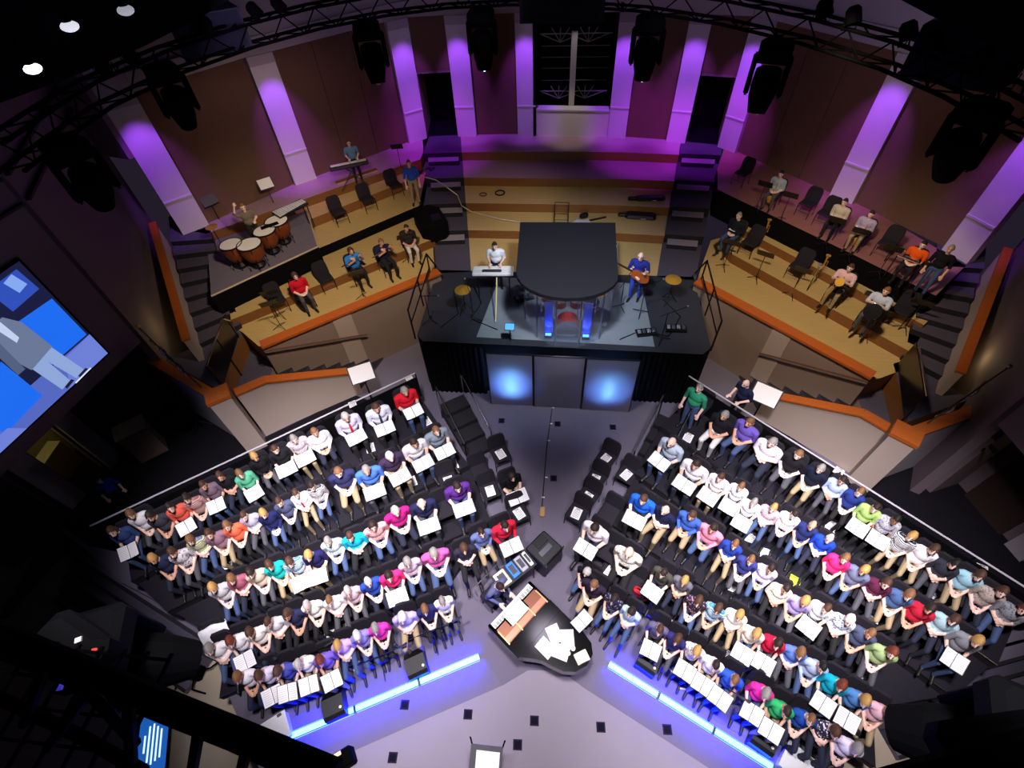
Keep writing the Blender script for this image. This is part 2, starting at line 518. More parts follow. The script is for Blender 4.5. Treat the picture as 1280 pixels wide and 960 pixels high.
# ---- orchestra terraces
def tier(name, front, back, z0, z1, mtop, mface, label):
    t = MB().prism(list(front) + list(back)[::-1], z0, z1, 0, 1)
    return struct(t.build(name, [mtop, mface]), label)

capL = [(-7.95, 8.63), (-3.74, 11.98)]; capR = [(7.48, 8.48), (3.87, 11.87)]
backL = [(-10.9, 12.6), (-8.9, 15.6), (-5.6, 18.7)]; backR = [(10.1, 12.0), (8.3, 14.9), (5.55, 18.1)]
KS, PS = 'woodwind', 'brass'
tier('terrace_tier', [(-8.9, 9.32), capL[0], capL[1], (-4.0, 12.6)], [(-9.4, 9.6), (-8.6, 13.2), (-5.4, 16.6), (-4.45, 14.5)], 0, 2.0, TREADWOOD, FACEWOOD, 'lowest pale wood woodwind terrace behind cherry capped wall')
tier('terrace_tier', [(-9.2, 9.5), (-4.18, 13.64)], [(-10.2, 11.2), (-5.0, 15.5)], 1.9, 2.3, TREADWOOD, FACEWOOD, 'low wood terrace step behind the woodwind chairs')
tier('terrace_tier', [(-7.9, 12.2), (-4.95, 15.05)], [(-9.0, 14.0), (-5.2, 17.4)], 2.2, 2.62, TREADWOOD, BLACKCLOTH, 'pale wood terrace with empty chairs beside percussion platform')
tier('terrace_tier', [(-8.35, 13.45), (-5.35, 16.35)], [(-9.3, 14.6), (-5.4, 17.8)], 2.5, 2.92, TREADWOOD, FACEWOOD, 'narrow wood step below the keyboard player')
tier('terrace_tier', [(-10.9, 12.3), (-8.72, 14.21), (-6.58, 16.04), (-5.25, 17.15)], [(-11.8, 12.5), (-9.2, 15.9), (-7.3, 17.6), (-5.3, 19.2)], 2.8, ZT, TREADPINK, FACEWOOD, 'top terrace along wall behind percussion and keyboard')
plat = tier('percussion_platform', [(-9.56, 9.73), (-7.36, 12.13)], [(-10.95, 12.2), (-8.45, 14.09)], 2.2, 2.95, TIMPCARPET, BLACKCLOTH, 'grey carpeted percussion platform with black skirt')
for p, q in (((-9.56, 9.73), (-7.36, 12.13)), ((-7.36, 12.13), (-8.45, 14.09))):
    MB().tube([(*p, 2.95), (*q, 2.95)], 0.025, 6).build('edge_strip', mat('edge_pale', '#b9a48c', 0.6), plat)
tier('terrace_tier', [(8.75, 9.1), capR[0], capR[1], (4.1, 12.6)], [(9.3, 9.7), (7.2, 12.4), (5.3, 14.6), (4.7, 14.3)], 0, 2.0, TREADWOOD, FACEWOOD, 'lowest pale wood brass terrace behind cherry capped wall')
tier('terrace_tier', [(8.62, 9.25), (5.08, 13.14), (4.95, 13.5)], [(9.6, 10.6), (6.4, 14.1), (5.6, 14.9)], 1.9, 2.3, TREADWOOD, FACEWOOD, 'second pale wood brass terrace with seated players')
tier('terrace_tier', [(9.05, 10.0), (5.28, 14.33)], [(9.7, 10.6), (5.7, 15.2)], 2.2, 2.55, TREADWOOD, FACEWOOD, 'low wood step behind the brass players')
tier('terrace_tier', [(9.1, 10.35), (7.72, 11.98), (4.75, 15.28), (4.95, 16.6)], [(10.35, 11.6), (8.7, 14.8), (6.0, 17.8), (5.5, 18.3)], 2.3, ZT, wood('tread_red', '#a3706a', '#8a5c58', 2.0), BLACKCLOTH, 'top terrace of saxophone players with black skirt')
# centre tiers
hw = lambda y: 2.85 + (y - 12.5) * 0.19
ho = lambda y: 3.98 + (y - 12.5) * 0.24
LV = [(17.7, 3.2), (16.45, 2.9), (15.3, 2.6), (14.15, 2.3)]
nmz = ['top', 'third', 'second', 'first']
for k, (y, z) in enumerate(LV):
    yb = 19.2 if k == 0 else LV[k - 1][0] + 0.1
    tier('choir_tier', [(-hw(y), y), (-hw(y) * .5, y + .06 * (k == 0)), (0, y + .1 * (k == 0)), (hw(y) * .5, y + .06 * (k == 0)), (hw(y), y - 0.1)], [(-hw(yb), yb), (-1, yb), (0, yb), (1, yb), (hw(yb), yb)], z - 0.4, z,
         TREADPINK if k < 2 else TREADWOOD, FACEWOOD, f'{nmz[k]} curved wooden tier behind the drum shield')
tier('choir_tier', [(-hw(12.4), 12.4), (hw(12.4), 12.4)], [(-hw(14.3), 14.3), (hw(14.3), 14.3)], 0, 2.0, TREADWOOD, FACEWOOD, 'pale wood floor strip between band platform and tiers')
# two stair flights beside the centre tiers
for sg in (-1, 1):
    root = struct(thing('tier_stair', f'grey carpeted stair flight between centre tiers and {"woodwind" if sg < 0 else "brass"} terraces', 'stairs'))
    bounds = [19.3] + [y for y, z in LV] + [12.35]
    zs = [3.2, 2.9, 2.6, 2.3, 2.0]
    for k in range(5):
        yb, yf = bounds[k], bounds[k + 1]
        z = zs[k]
        st = MB().prism([(sg * hw(yf), yf), (sg * ho(yf), yf - .12), (sg * (ho(yb)), yb - .12), (sg * hw(yb), yb)], 0 if k == 4 else z - 0.45, z, 0, 1)
        o = st.build('landing', [DARKCARPET, STEPFACE], root)
        if k < 4:
            y1, y0 = yf, yf - 0.34
            m_ = 0.14
            MB().prism([(sg * (hw(y0) + m_), y0), (sg * (ho(y0) - m_), y0 - .1), (sg * (ho(y1) - m_), y1 - .1), (sg * (hw(y1) + m_), y1)], z - 0.4, z - 0.15, 0, 1).build('half_step', [mat('step_light', '#8f8794', 0.8), STEPFACE], root)
    MB().box((sg * 3.4, 12.2, 1.75), (0.95, 0.32, 0.3)).box((sg * 3.4, 12.05, 1.905), (0.95, 0.03, 0.012), mi=1).build('half_step', [DARKCARPET, WHITEP], root)

# ---- terrace front walls with cherry caps
for s_, cap, name in ((-1, capL, 'woodwind'), (1, capR, 'brass')):
    p, q = cap if s_ < 0 else cap[::-1]
    w = MB()
    w.wall(p, q, 0, 2.24, 0.12) 
    wo = struct(w.build('wall_terrace', TANWALL), f'tan retaining wall in front of the {name} terrace')
    d = (Vector(q) - Vector(p)).normalized(); n = Vector((d.y, -d.x))
    pp, qq = Vector(p) - n * 0.12, Vector(q) - n * 0.12
    MB().prism([pp, qq, qq + n * .3, pp + n * .3], 2.24, 2.31).build('cap_rail', ORANGE, wo)
    MB().prism([pp + n * .02, qq + n * .02, qq + n * .11, pp + n * .11], 1.98, 2.24).build('upstand', FACEWOOD, wo)
    t0, t1 = (0.36, 0.46) if s_ < 0 else (0.50, 0.60)
    f0 = Vector(p) + (Vector(q) - Vector(p)) * t0; f1 = Vector(p) + (Vector(q) - Vector(p)) * t1
    MB().wall(f0 + n * .12, f1 + n * .12, 0.3, 2.24, 0.02).build('pilaster_strip', TANSTRIP, wo)
    h0, h1 = Vector(p) + n * .22, Vector(q) + n * .22
    a_, b_ = (h0, h0 + (h1 - h0) * .5) if s_ < 0 else (h1, h1 + (h0 - h1) * .5)
    MB().tube([(*a_, 2.2), (*(a_ + (b_ - a_) * .5), 1.75), (*b_, 1.3)], 0.025, 6).build('handrail', wood('rail_wood', '#6a4a3a', '#5a3c2e'), wo)

# ---- lower landings, stairs down to the stage and their parapets
SIDE = {
    -1: dict(land=[(-8.95, 9.3), (-7.98, 8.66), (-7.8, 7.9), (-8.35, 7.45), (-9.0, 7.9)], W=((-7.9, 8.6), (-5.55, 10.48)), P=((-7.75, 7.85), (-5.95, 9.04)), cap=[(-8.23, 7.28), (-7.65, 7.77), (-5.9, 9.02)],
             newel=(-8.32, 6.9), par=((-8.45, 7.0), (-11.0, 8.2)), sland=[(-9.2, 9.55), (-8.9, 9.25), (-8.6, 7.25), (-10.7, 8.2), (-9.85, 8.75)],
             glass=((-8.95, 9.2), (-8.5, 7.3)), so=((-9.85, 8.6), (-12.1, 12.3)), si=((-9.0, 9.5), (-10.8, 12.4)), pp=((-9.55, 8.2), (-12.15, 12.0)), nm='woodwind'),
    1: dict(land=[(8.3, 9.2), (7.53, 8.66), (7.5, 8.0), (7.88, 7.55), (8.45, 7.9)], W=((7.45, 8.55), (5.35, 10.48)), P=((7.45, 7.8), (5.7, 8.9)), cap=[(7.6, 7.2), (7.15, 7.65), (5.6, 8.88)],
            newel=(7.58, 6.82), par=((7.75, 6.98), (9.9, 7.95)), sland=[(8.75, 9.35), (8.3, 9.15), (7.95, 7.35), (9.6, 8.1), (9.15, 8.7)],
            glass=((8.4, 9.1), (7.9, 7.4)), so=((9.2, 8.6), (10.95, 11.9)), si=((8.5, 9.3), (9.75, 11.9)), pp=((8.95, 8.2), (11.0, 11.6)), nm='brass'),
}
for sg, D in SIDE.items():
    nm = D['nm']
    struct(MB().prism(D['land'], 0, 1.4, 0, 1).build('stair_landing', [DARKCARPET, TANWALL]), f'dark grey lower landing beside {nm} terrace')
    root = struct(thing('stage_stair', f'dark stairs down to stage floor below {nm} terrace wall', 'stairs'))
    for k in range(7):
        t0, t1 = k / 7, (k + 1) / 7
        z = 1.4 - 0.19 * (k + 1)
        poly = [lerp(*D['W'], t0), lerp(*D['W'], t1), lerp(*D['P'], t1), lerp(*D['P'], t0)]
        so_ = MB().prism(poly, 0, z, 0, 1).build('step', [STEPFACE, DARKCARPET], root)
        a, b = Vector(poly[0]), Vector(poly[1]); dn = (Vector(poly[3]) - a).normalized() * 0.04
        MB().prism([a, b, b + dn, a + dn], z, z + 0.12).build('skirting', PILAS, so_)
        e = (a - b).normalized() * .04
        MB().prism([a, a - e, a - e + dn, a + dn], z + .1, z + 0.31).build('skirting', PILAS, so_)
    c = D['cap']; zs_ = [1.9, 1.88, 0.95]
    w = MB()
    for (p, q, za, zb) in ((c[0], c[1], zs_[0], zs_[1]), (c[1], c[2], zs_[1], zs_[2])):
        d = (Vector(q) - Vector(p)).normalized(); n = Vector((d.y, -d.x)) * 0.09
        poly = [Vector(p) - n, Vector(q) - n, Vector(q) + n, Vector(p) + n]
        w.prism(poly, 0, [za - .06, zb - .06, zb - .06, za - .06])
    wo = struct(w.build('wall_parapet', TANSTRIP), f'tan stair parapet with cherry cap below {nm} terrace')
    for (p, q, za, zb) in ((c[0], c[1], zs_[0], zs_[1]), (c[1], c[2], zs_[1], zs_[2])):
        d = (Vector(q) - Vector(p)).normalized(); n = Vector((d.y, -d.x)) * 0.13
        MB().prism([Vector(p) - n, Vector(q) - n, Vector(q) + n, Vector(p) + n], [za - .06, zb - .06, zb - .06, za - .06], [za, zb, zb, za]).build('cap_rail', ORANGE, wo)
    nx, ny = D['newel']; rz = 0.65 * -sg
    ne = struct(MB().box((nx, ny, 1.1), (0.5, 0.42, 2.2), rz).build('newel_post', TANSTRIP), f'tan newel pier with cherry top by {nm} landing')
    MB().box((nx, ny, 2.25), (0.56, 0.48, 0.1), rz).build('cap_rail', ORANGE, ne)
    p, q = D['par']
    if sg < 0: p, q = q, p
    po = struct(MB().wall(p, q, 0, 2.14, 0.16).build('wall_parapet', FRIEZE), f'pale side parapet with cherry cap and flag, {nm} flank')
    d = (Vector(q) - Vector(p)).normalized(); n = Vector((d.y, -d.x))
    MB().prism([Vector(p) - n * .06, Vector(q) - n * .06, Vector(q) + n * .2, Vector(p) + n * .2], 2.14, 2.2).build('cap_rail', ORANGE, po)
    # panel stuck below: grey box on the wall towards the stage
    struct(MB().prism(D['sland'], 0, 2.0, 0, 1).build('stair_landing', [DARKCARPET, FACEWOOD]), f'grey side landing level with {nm} terrace')
    g0, g1 = D['glass']
    gr = tag(MB().wall(g0, g1, 2.02, 2.8, 0.03).build('stair_guard', mat('smoked_panel', '#15151a', 0.25)), f'dark panel stair guard with chrome rail by {nm} landing', 'railing')
    MB().tube([(*g0, 2.55), (*lerp(g0, g1, .12), 2.84), (*g1, 2.84)], 0.025, 8).build('rail', CHROME, gr)
    for t in (0.04, 0.5, 0.97):
        MB().tube([(*lerp(g0, g1, t), 1.4), (*lerp(g0, g1, t), 2.6 if t < .1 else 2.84)], 0.02, 6).build('post', BLACKM, gr)
    sr = struct(thing('side_stair', f'grey carpeted side stair rising beside {nm} terrace to doorway', 'stairs'))
    N = 8
    for k in range(N):
        t0, t1 = k / N, (k + 1) / N
        poly = [lerp(*D['so'], t0), lerp(*D['so'], t1), lerp(*D['si'], t1), lerp(*D['si'], t0)]
        z = 2.0 + 0.15 * (k + 1)
        MB().prism(poly, 1.0, z, 0, 1).build('step', [DARKCARPET, STEPFACE], sr)
    poly = [lerp(*D['so'], 1.0), lerp(*D['so'], 1.25), lerp(*D['si'], 1.25), lerp(*D['si'], 1.0)]
    MB().prism(poly, 2.5, ZT, 0, 1).build('landing', [DARKCARPET, STEPFACE], sr)
    p, q = D['pp']
    zA, zB = 2.75, 3.7
    d = (Vector(q) - Vector(p)).normalized(); n = Vector((d.y, -d.x)) * (0.07)
    sp = struct(MB().prism([Vector(p) - n, Vector(q) - n, Vector(q) + n, Vector(p) + n], 1.0, [zA, zB, zB, zA]).build('wall_stair', TANSTRIP), f'sloping pale stair parapet with cherry cap, {nm} flank')
    n = n * 1.4
    MB().prism([Vector(p) - n, Vector(q) - n, Vector(q) + n, Vector(p) + n], [zA, zB, zB, zA], [zA + .06, zB + .06, zB + .06, zA + .06]).build('cap_rail', ORANGE, sp)
    point('passage_light', (sg * (10.4 if sg < 0 else 9.7), 9.0, 2.6), (1.0, 0.85, 0.35), 3.0, 0.1)

# ---- side walls
# keyboard side: tan wall by the stairs, screen wall, recess below with doors
wl = MB()
wl.wall((-10.65, 7.9), (-13.0, 12.6), -0.9, 9.6, 0.2).wall((-13.0, 12.6), (-11.6, 12.25), 5.6, 9.6, 0.2)
wall_left = struct(wl.build('wall_left', SIDEWALL), 'tan side wall beside the percussion stairs')
wl = MB()
wl.wall((-12.4, -2.0), (-10.65, 7.9), 3.0, 9.6, 0.2)
wall_screen = struct(wl.build('wall_screen', SIDEWALL), 'side wall carrying the projection screen')
for zz in (6.75, 7.25):
    MB().wall((-12.38, -2.0), (-10.6, 7.9), zz, zz + 0.05, 0.23).build('groove_trim', mat('trim_dark', '#2c2430', 0.8), wall_screen)
    MB().wall((-10.6, 7.95), (-12.9, 12.5), zz, zz + 0.05, 0.23).build('groove_trim', MATS['trim_dark'], wall_left)
MB().prism([(-12.4, -2), (-10.65, 7.9), (-13.2, 8.6), (-15, -2)], 3.0, 3.1).build('soffit', SIDEWALL, wall_screen)
wr = MB().wall((-13.6, 0.5), (-12.6, 5.2), -0.9, 3.0, 0.2).wall((-12.6, 5.2), (-12.45, 5.9), 2.2, 3.0, 0.2).wall((-12.45, 5.9), (-11.9, 8.6), -0.9, 3.0, 0.2).wall((-11.9, 8.6), (-10.7, 8.2), -0.9, 3.0, .2)
recess = struct(wr.build('wall_recess', SIDEWALL), 'recessed lower wall under the screen')
for (p, q) in (((-12.95, 3.2), (-12.7, 4.5)), ((-12.25, 6.4), (-12.05, 7.5))):
    MB().wall(p, q, 0, 2.15, 0.3).build('recess_door', DOORDARK, recess)
for (p, q) in (((-12.7, 4.7), (-12.6, 5.15)), ((-12.4, 5.95), (-12.3, 6.35)), ((-13.3, 1.6), (-13.2, 2.1))):
    MB().wall(p, q, 0, 3.0, 0.36).build('recess_pilaster', FRIEZE, recess)
lobby = struct(MB().wall((-13.9, 4.6), (-13.6, 6.4), 0, 3, .1).build('wall_lobby', mat('lobby_wall', '#b5a860', 0.8)), 'yellowish lit lobby wall seen through doorway')
MB().box((-13.2, 5.6, 0.45), (0.35, 1.0, 0.9), 0.1).build('lobby_counter', mat('lobby_counter', '#c9bd84', 0.6), lobby)
point('lobby_lamp', (-13.1, 5.5, 2.6), (1.0, 0.9, 0.45), 9, 0.15)
cab = thing('side_cabinet', 'pale box cabinet standing by dark recess under the screen wall', 'cabinet', (-11.2, 6.5, 0), 0.75)
MB().box((0, 0, 0.55), (0.7, 0.5, 1.1)).build('body', TANWALL, cab); MB().box((0, 0, 1.12), (0.76, 0.56, 0.04)).build('top', TANSTRIP, cab); MB().box((0, -0.26, 0.55), (0.62, 0.02, 0.98)).build('door', TANWALL, cab)
# piano-tail side
wr_ = MB().wall((11.7, 11.9), (9.0, 6.65), -0.9, 9.6, 0.2).wall((10.4, 11.7), (11.7, 11.9), 5.6, 9.6, 0.2)
wall_right = struct(wr_.build('wall_right', SIDEWALL), 'tan side wall beside the brass stairs')
w2 = struct(MB().wall((9.0, 6.65), (10.6, -2.0), 3.0, 9.6, 0.2).build('wall_opposite_screen', SIDEWALL), 'side wall above dark recess beyond the brass stairs')
MB().prism([(10.6, -2), (9.0, 6.65), (11.3, 7.4), (13.4, -2)], 3.0, 3.1).build('soffit', SIDEWALL, w2)
wr = MB().wall((9.2, 6.9), (10.2, 7.3), -0.9, 3.0, .2).wall((10.2, 7.3), (10.9, 4.9), -0.9, 3.0, 0.2).wall((11.0, 4.4), (12.2, -1), -0.9, 3.0, 0.2)
rec2 = struct(wr.build('wall_recess', SIDEWALL), 'recessed lower wall beyond the flag')
MB().wall((10.35, 6.8), (10.65, 5.8), 0, 2.15, 0.3).build('recess_door', DOORDARK, rec2)
MB().wall((10.7, 5.6), (10.82, 5.2), 0, 3.0, 0.36).build('recess_pilaster', FRIEZE, rec2)
point('lobby_lamp', (10.6, 4.2, 1.6), (1.0, 0.85, 0.4), 5, 0.15)
MB().box((9.02, 6.45, 2.4), (0.02, 0.18, 0.1), 0.2).build('wall_speaker', BLACKM, w2)
# dark ceiling far above
struct(MB().prism([(-18, -8), (18, -8), (18, 24), (-18, 24)], 13.5, 13.7).build('ceiling', BLACKCLOTH), 'black ceiling above the rigging')
struct(MB().wall((-18, -7.5), (18, -7.5), ZH, 13.5, 0.2).build('wall_front', BLACKCLOTH), 'dark wall at the far end of the house')

# ---- band platform
bp = MB().prism([(-3.9, 9.5), (-3.7, 9.27), (3.7, 9.2), (3.95, 9.45), (3.9, 12.4), (-3.9, 12.4)], 0, 2.0, 0, 1)
band = struct(bp.build('band_platform', [BANDFLOOR, BLACKCLOTH]), 'black skirted band platform at stage centre')
# pleats of the black skirt
for sg in (-1, 1):
    sk = MB()
    xs = np.linspace(2.05, 3.72, 24)
    pts = [(sg * x, 9.17 - 0.05 * (k % 2)) for k, x in enumerate(xs)]
    for (a, b) in zip(pts[:-1], pts[1:]):
        sk.quad((*a, 0.0), (*b, 0.0), (*b, 1.97), (*a, 1.97))
    sk.build('skirt_drape', BLACKCLOTH, band)
MB().prism([(-2.25, 9.5), (2.5, 9.4), (2.35, 12.0), (-1.9, 12.1)], 2.0, 2.012).build('platform_rug', RUG, band)
# translucent front panels, backlit
pm = bpy.data.materials.new('backlit_panel'); pm.use_nodes = True
nt = pm.node_tree; bs = nt.nodes['Principled BSDF']; bs.inputs['Base Color'].default_value = (*hexc('#a59db0'), 1); bs.inputs['Roughness'].default_value = 0.7
tr = nt.nodes.new('ShaderNodeBsdfTranslucent'); tr.inputs[0].default_value = (0.8, 0.8, 0.85, 1)
mxs = nt.nodes.new('ShaderNodeMixShader'); mxs.inputs[0].default_value = 0.45
nt.links.new(bs.outputs[0], mxs.inputs[1]); nt.links.new(tr.outputs[0], mxs.inputs[2]); nt.links.new(mxs.outputs[0], nt.nodes['Material Output'].inputs['Surface'])
xs = [(-1.88, -0.68), (-0.62, 0.68), (0.74, 2.06)]
for k, (x0, x1) in enumerate(xs):
    lab = ['pale front panel glowing blue, on woodwind end of platform front', 'plain unlit pale panel in middle of platform front', 'pale front panel glowing blue, on brass end of platform front'][k]
    y = 8.78 - 0.02 * k
    pn = thing('front_panel', lab, 'panel', ((x0 + x1) / 2, y, 0))
    w_ = x1 - x0
    MB().box((0, 0, 1.07), (w_, 0.012, 2.12)).build('sheet', pm, pn)
    for sx in (-1, 1):
        MB().box((sx * (w_ / 2 + 0.012), 0.01, 1.07), (0.024, 0.04, 2.14)).build('frame_side', BLACKM, pn)
    MB().box((0, 0.01, 2.145), (w_ + .04, 0.04, 0.02)).build('frame_top', BLACKM, pn)
    if k != 1:
        for zl, wl_ in ((0.66, 34), (0.80, 26), (0.98, 15), (1.2, 8)):
            spot('panel_uplight', ((x0 + x1) / 2, y + 0.17, zl), ((x0 + x1) / 2, y - 0.02, zl + 0.03), (0.20, 0.58, 1.0), wl_ * 6.0, 165, 1.0, 0.05)
        spot('panel_uplight', ((x0 + x1) / 2, y + 0.36, 0.8), ((x0 + x1) / 2, y, 0.85), (0.10, 0.10, 1.0), 150, 150, 1.0, 0.06)

# guard rails of the platform
for sg in (-1, 1):
    gr = thing('guard_rail', f'black pipe guard rail on {"woodwind" if sg < 0 else "brass"} end of band platform', 'railing')
    x = sg * 3.98
    MB().tube([(x * 0.97, 12.2, 2.3), (x, 11.9, 2.95), (x, 10.2, 2.95), (x, 9.5, 2.9), (x * .985, 9.35, 2.0)], 0.025, 8).build('top_rail', BLACKM, gr)
    MB().tube([(x, 11.9, 2.45), (x, 9.5, 2.45)], 0.02, 6).build('mid_rail', BLACKM, gr)
    for y in (11.9, 10.7):
        MB().tube([(x, y, 2.0), (x, y, 2.95)], 0.022, 6).build('post', BLACKM, gr)

# ================================================================== THE CHOIR
# head pixel, clothing words, cloth (colour or (pattern, colour, colour)), hair words, hair style, flags: F folder, L long sleeves, S standing, T tie
HAIR = {'grey': '#8d8783', 'white': '#d9d4cf', 'brown': '#4a2e1e', 'dark brown': '#26170f', 'black': '#0d0b0b', 'blond': '#b98d4e', 'light brown': '#7b5536', 'auburn': '#6d2f1c', 'bald': '#8d8783', 'silver': '#b7b2ae'}
KB = [
 [ # back row
  (163, 636, 'white blouse', '#e8e4e8', 'light brown', 'bob', ''), (160, 651, 'blue denim dress', '#34497e', 'brown', 'long', 'F'), (196, 640, 'charcoal top', '#3c3a44', 'dark brown', 'bob', ''),
  (206, 634, 'coral blouse', '#e2604f', 'dark brown', 'long', 'F'), (228, 624, 'pink and tan striped top', ('stripe', '#c9a79c', '#8c5560'), 'dark brown', 'bob', ''), (246, 607, 'mauve tee', '#75616f', 'brown', 'short', 'F'),
  (273, 595, 'black sleeveless top', '#17161b', 'brown', 'long', ''), (294, 592, 'mint green blouse', '#58b08a', 'light brown', 'bob', 'F'), (317, 570, 'black cardigan', '#141318', 'blond', 'bob', 'L'),
  (343, 559, 'black tee with white neck', '#1b1a20', 'brown', 'short', 'F'), (366, 546, 'pale patterned shirt', ('floral', '#c9bfc4', '#a98f98'), 'grey', 'short', 'F'), (393, 539, 'plain white shirt', '#f0ecf0', 'light brown', 'short', 'L'),
  (430, 518, 'pale shirt and red tie', '#ccc8dd', 'silver', 'short', 'FLT'), (469, 506, 'white shirt and navy tie', '#dcdcec', 'brown', 'short', 'FLN'), (504, 486, 'bright red polo shirt', '#d0182c', 'grey', 'short', 'F')],
 [ (204, 691, 'navy top', '#242a48', 'blond', 'bob', ''), (226, 684, 'white patterned top', ('floral', '#d4ccd0', '#6f6a88'), 'brown', 'bob', ''), (243, 671, 'yellow and blue striped top', ('stripe', '#d8d45c', '#5f70a8'), 'light brown', 'bob', ''),
  (268, 663, 'dusty mauve top', '#8c6a78', 'brown', 'long', ''), (283, 656, 'orange coral top', '#ee6a4a', 'light brown', 'long', ''), (302, 645, 'white and navy top', '#a9a6bb', 'brown', 'short', ''),
  (321, 644, 'dark navy blouse', '#1c2150', 'blond', 'bob', 'L'), (338, 631, 'slate blue tee', '#474f6c', 'brown', 'short', ''), (361, 620, 'white shirt with red tie', '#dfdde9', 'brown', 'short', 'LT'),
  (389, 607, 'black and white striped shirt', ('stripe', '#e6e4e6', '#33323a'), 'dark brown', 'short', ''), (423, 588, 'navy blue tee', '#2c2f58', 'light brown', 'short', ''), (457, 583, 'medium blue polo', '#4a78d0', 'grey', 'thin', 'F'),
  (485, 567, 'plum shirt', '#3a2c48', 'white', 'short', 'F'), (515, 550, 'white striped tee', ('stripe', '#f2eef0', '#d3ccd2'), 'dark brown', 'short', 'F'), (543, 535, 'grey tee', '#7e8b98', 'light brown', 'thin', 'F')],
 [ (270, 731, 'pale grey top', '#c3bfc6', 'blond', 'bob', ''), (290, 722, 'mauve and red top', '#9c5568', 'light brown', 'bob', ''), (309, 716, 'beige blouse', '#cbb7a4', 'dark brown', 'bob', ''),
  (334, 706, 'teal blouse', '#18b2ae', 'brown', 'bob', ''), (361, 699, 'blue and white striped top', ('stripe', '#e8eef4', '#3a86b8'), 'brown', 'bob', 'F'), (386, 690, 'deep navy top', '#231f55', 'blond', 'bob', 'F'),
  (410, 675, 'pale blue floral shirt', ('floral', '#c9d9e2', '#86b0c8'), 'grey', 'short', ''), (438, 669, 'bright turquoise top', '#12b4d4', 'brown', 'short', ''), (465, 656, 'pink floral top', ('floral', '#d8a8a8', '#b8707c'), 'dark brown', 'long', ''),
  (493, 637, 'magenta polo', '#b01e78', 'silver', 'short', ''), (526, 625, 'navy polo shirt', '#22264c', 'bald', 'bald', 'F'), (570, 604, 'deep purple tee', '#5a2c86', 'dark brown', 'short', 'F')],
 [ (265, 808, 'white blouse', '#f2eef2', 'grey', 'bob', ''), (288, 797, 'white smock', '#ece8ee', 'auburn', 'bob', 'F'), (312, 789, 'cream white top', '#f0ebe4', 'brown', 'bob', ''),
  (334, 777, 'pale grey shirt', '#d5d2da', 'brown', 'short', ''), (357, 767, 'navy and coral top', '#2a2c50', 'brown', 'long', ''), (384, 755, 'crisp white shirt', '#f5f1ea', 'silver', 'short', ''),
  (412, 749, 'loose white shirt', '#f3f0f4', 'light brown', 'short', ''), (434, 737, 'pink and grey plaid shirt', ('plaid', '#d9b9c2', '#9f8a98'), 'silver', 'short', ''), (459, 726, 'royal blue tee', '#2c4cae', 'white', 'thin', ''),
  (485, 716, 'hot pink top', '#f0307c', 'dark brown', 'long', 'F'), (509, 701, 'pale lilac blouse', '#cbb4cc', 'grey', 'bob', ''), (542, 689, 'pink and lilac top', '#c05aa0', 'grey', 'short', ''),
  (580, 684, 'black and grey top', '#2b2838', 'brown', 'bob', ''), (601, 664, 'denim blue shirt', '#5f6c9c', 'dark brown', 'thin', 'L'), (629, 653, 'crimson red shirt', '#d2203c', 'dark brown', 'short', 'FL')],
 [ (305, 841, 'white summer top', '#efeaf4', 'light brown', 'bob', ''), (321, 841, 'pale lilac top', '#d9cfe6', 'brown', 'bob', 'F'), (346, 835, 'blue violet tee', '#4a4fa8', 'brown', 'bob', 'F'),
  (369, 827, 'plain white tee', '#f6f2f4', 'silver', 'short', 'F'), (402, 820, 'violet blouse', '#7a5fc8', 'auburn', 'bob', 'F'), (421, 806, 'lilac smock', '#cfa9e2', 'blond', 'bob', ''),
  (444, 794, 'lavender blue top', '#8f86c8', 'white', 'bob', ''), (468, 784, 'bright pink tee', '#ea3aa8', 'grey', 'bob', ''), (503, 770, 'pale lavender shirt', '#b4a9d8', 'white', 'bob', ''),
  (531, 760, 'dark navy dress', '#26285a', 'light brown', 'bob', ''), (552, 750, 'white polo shirt', '#efedf4', 'grey', 'short', '')],
]
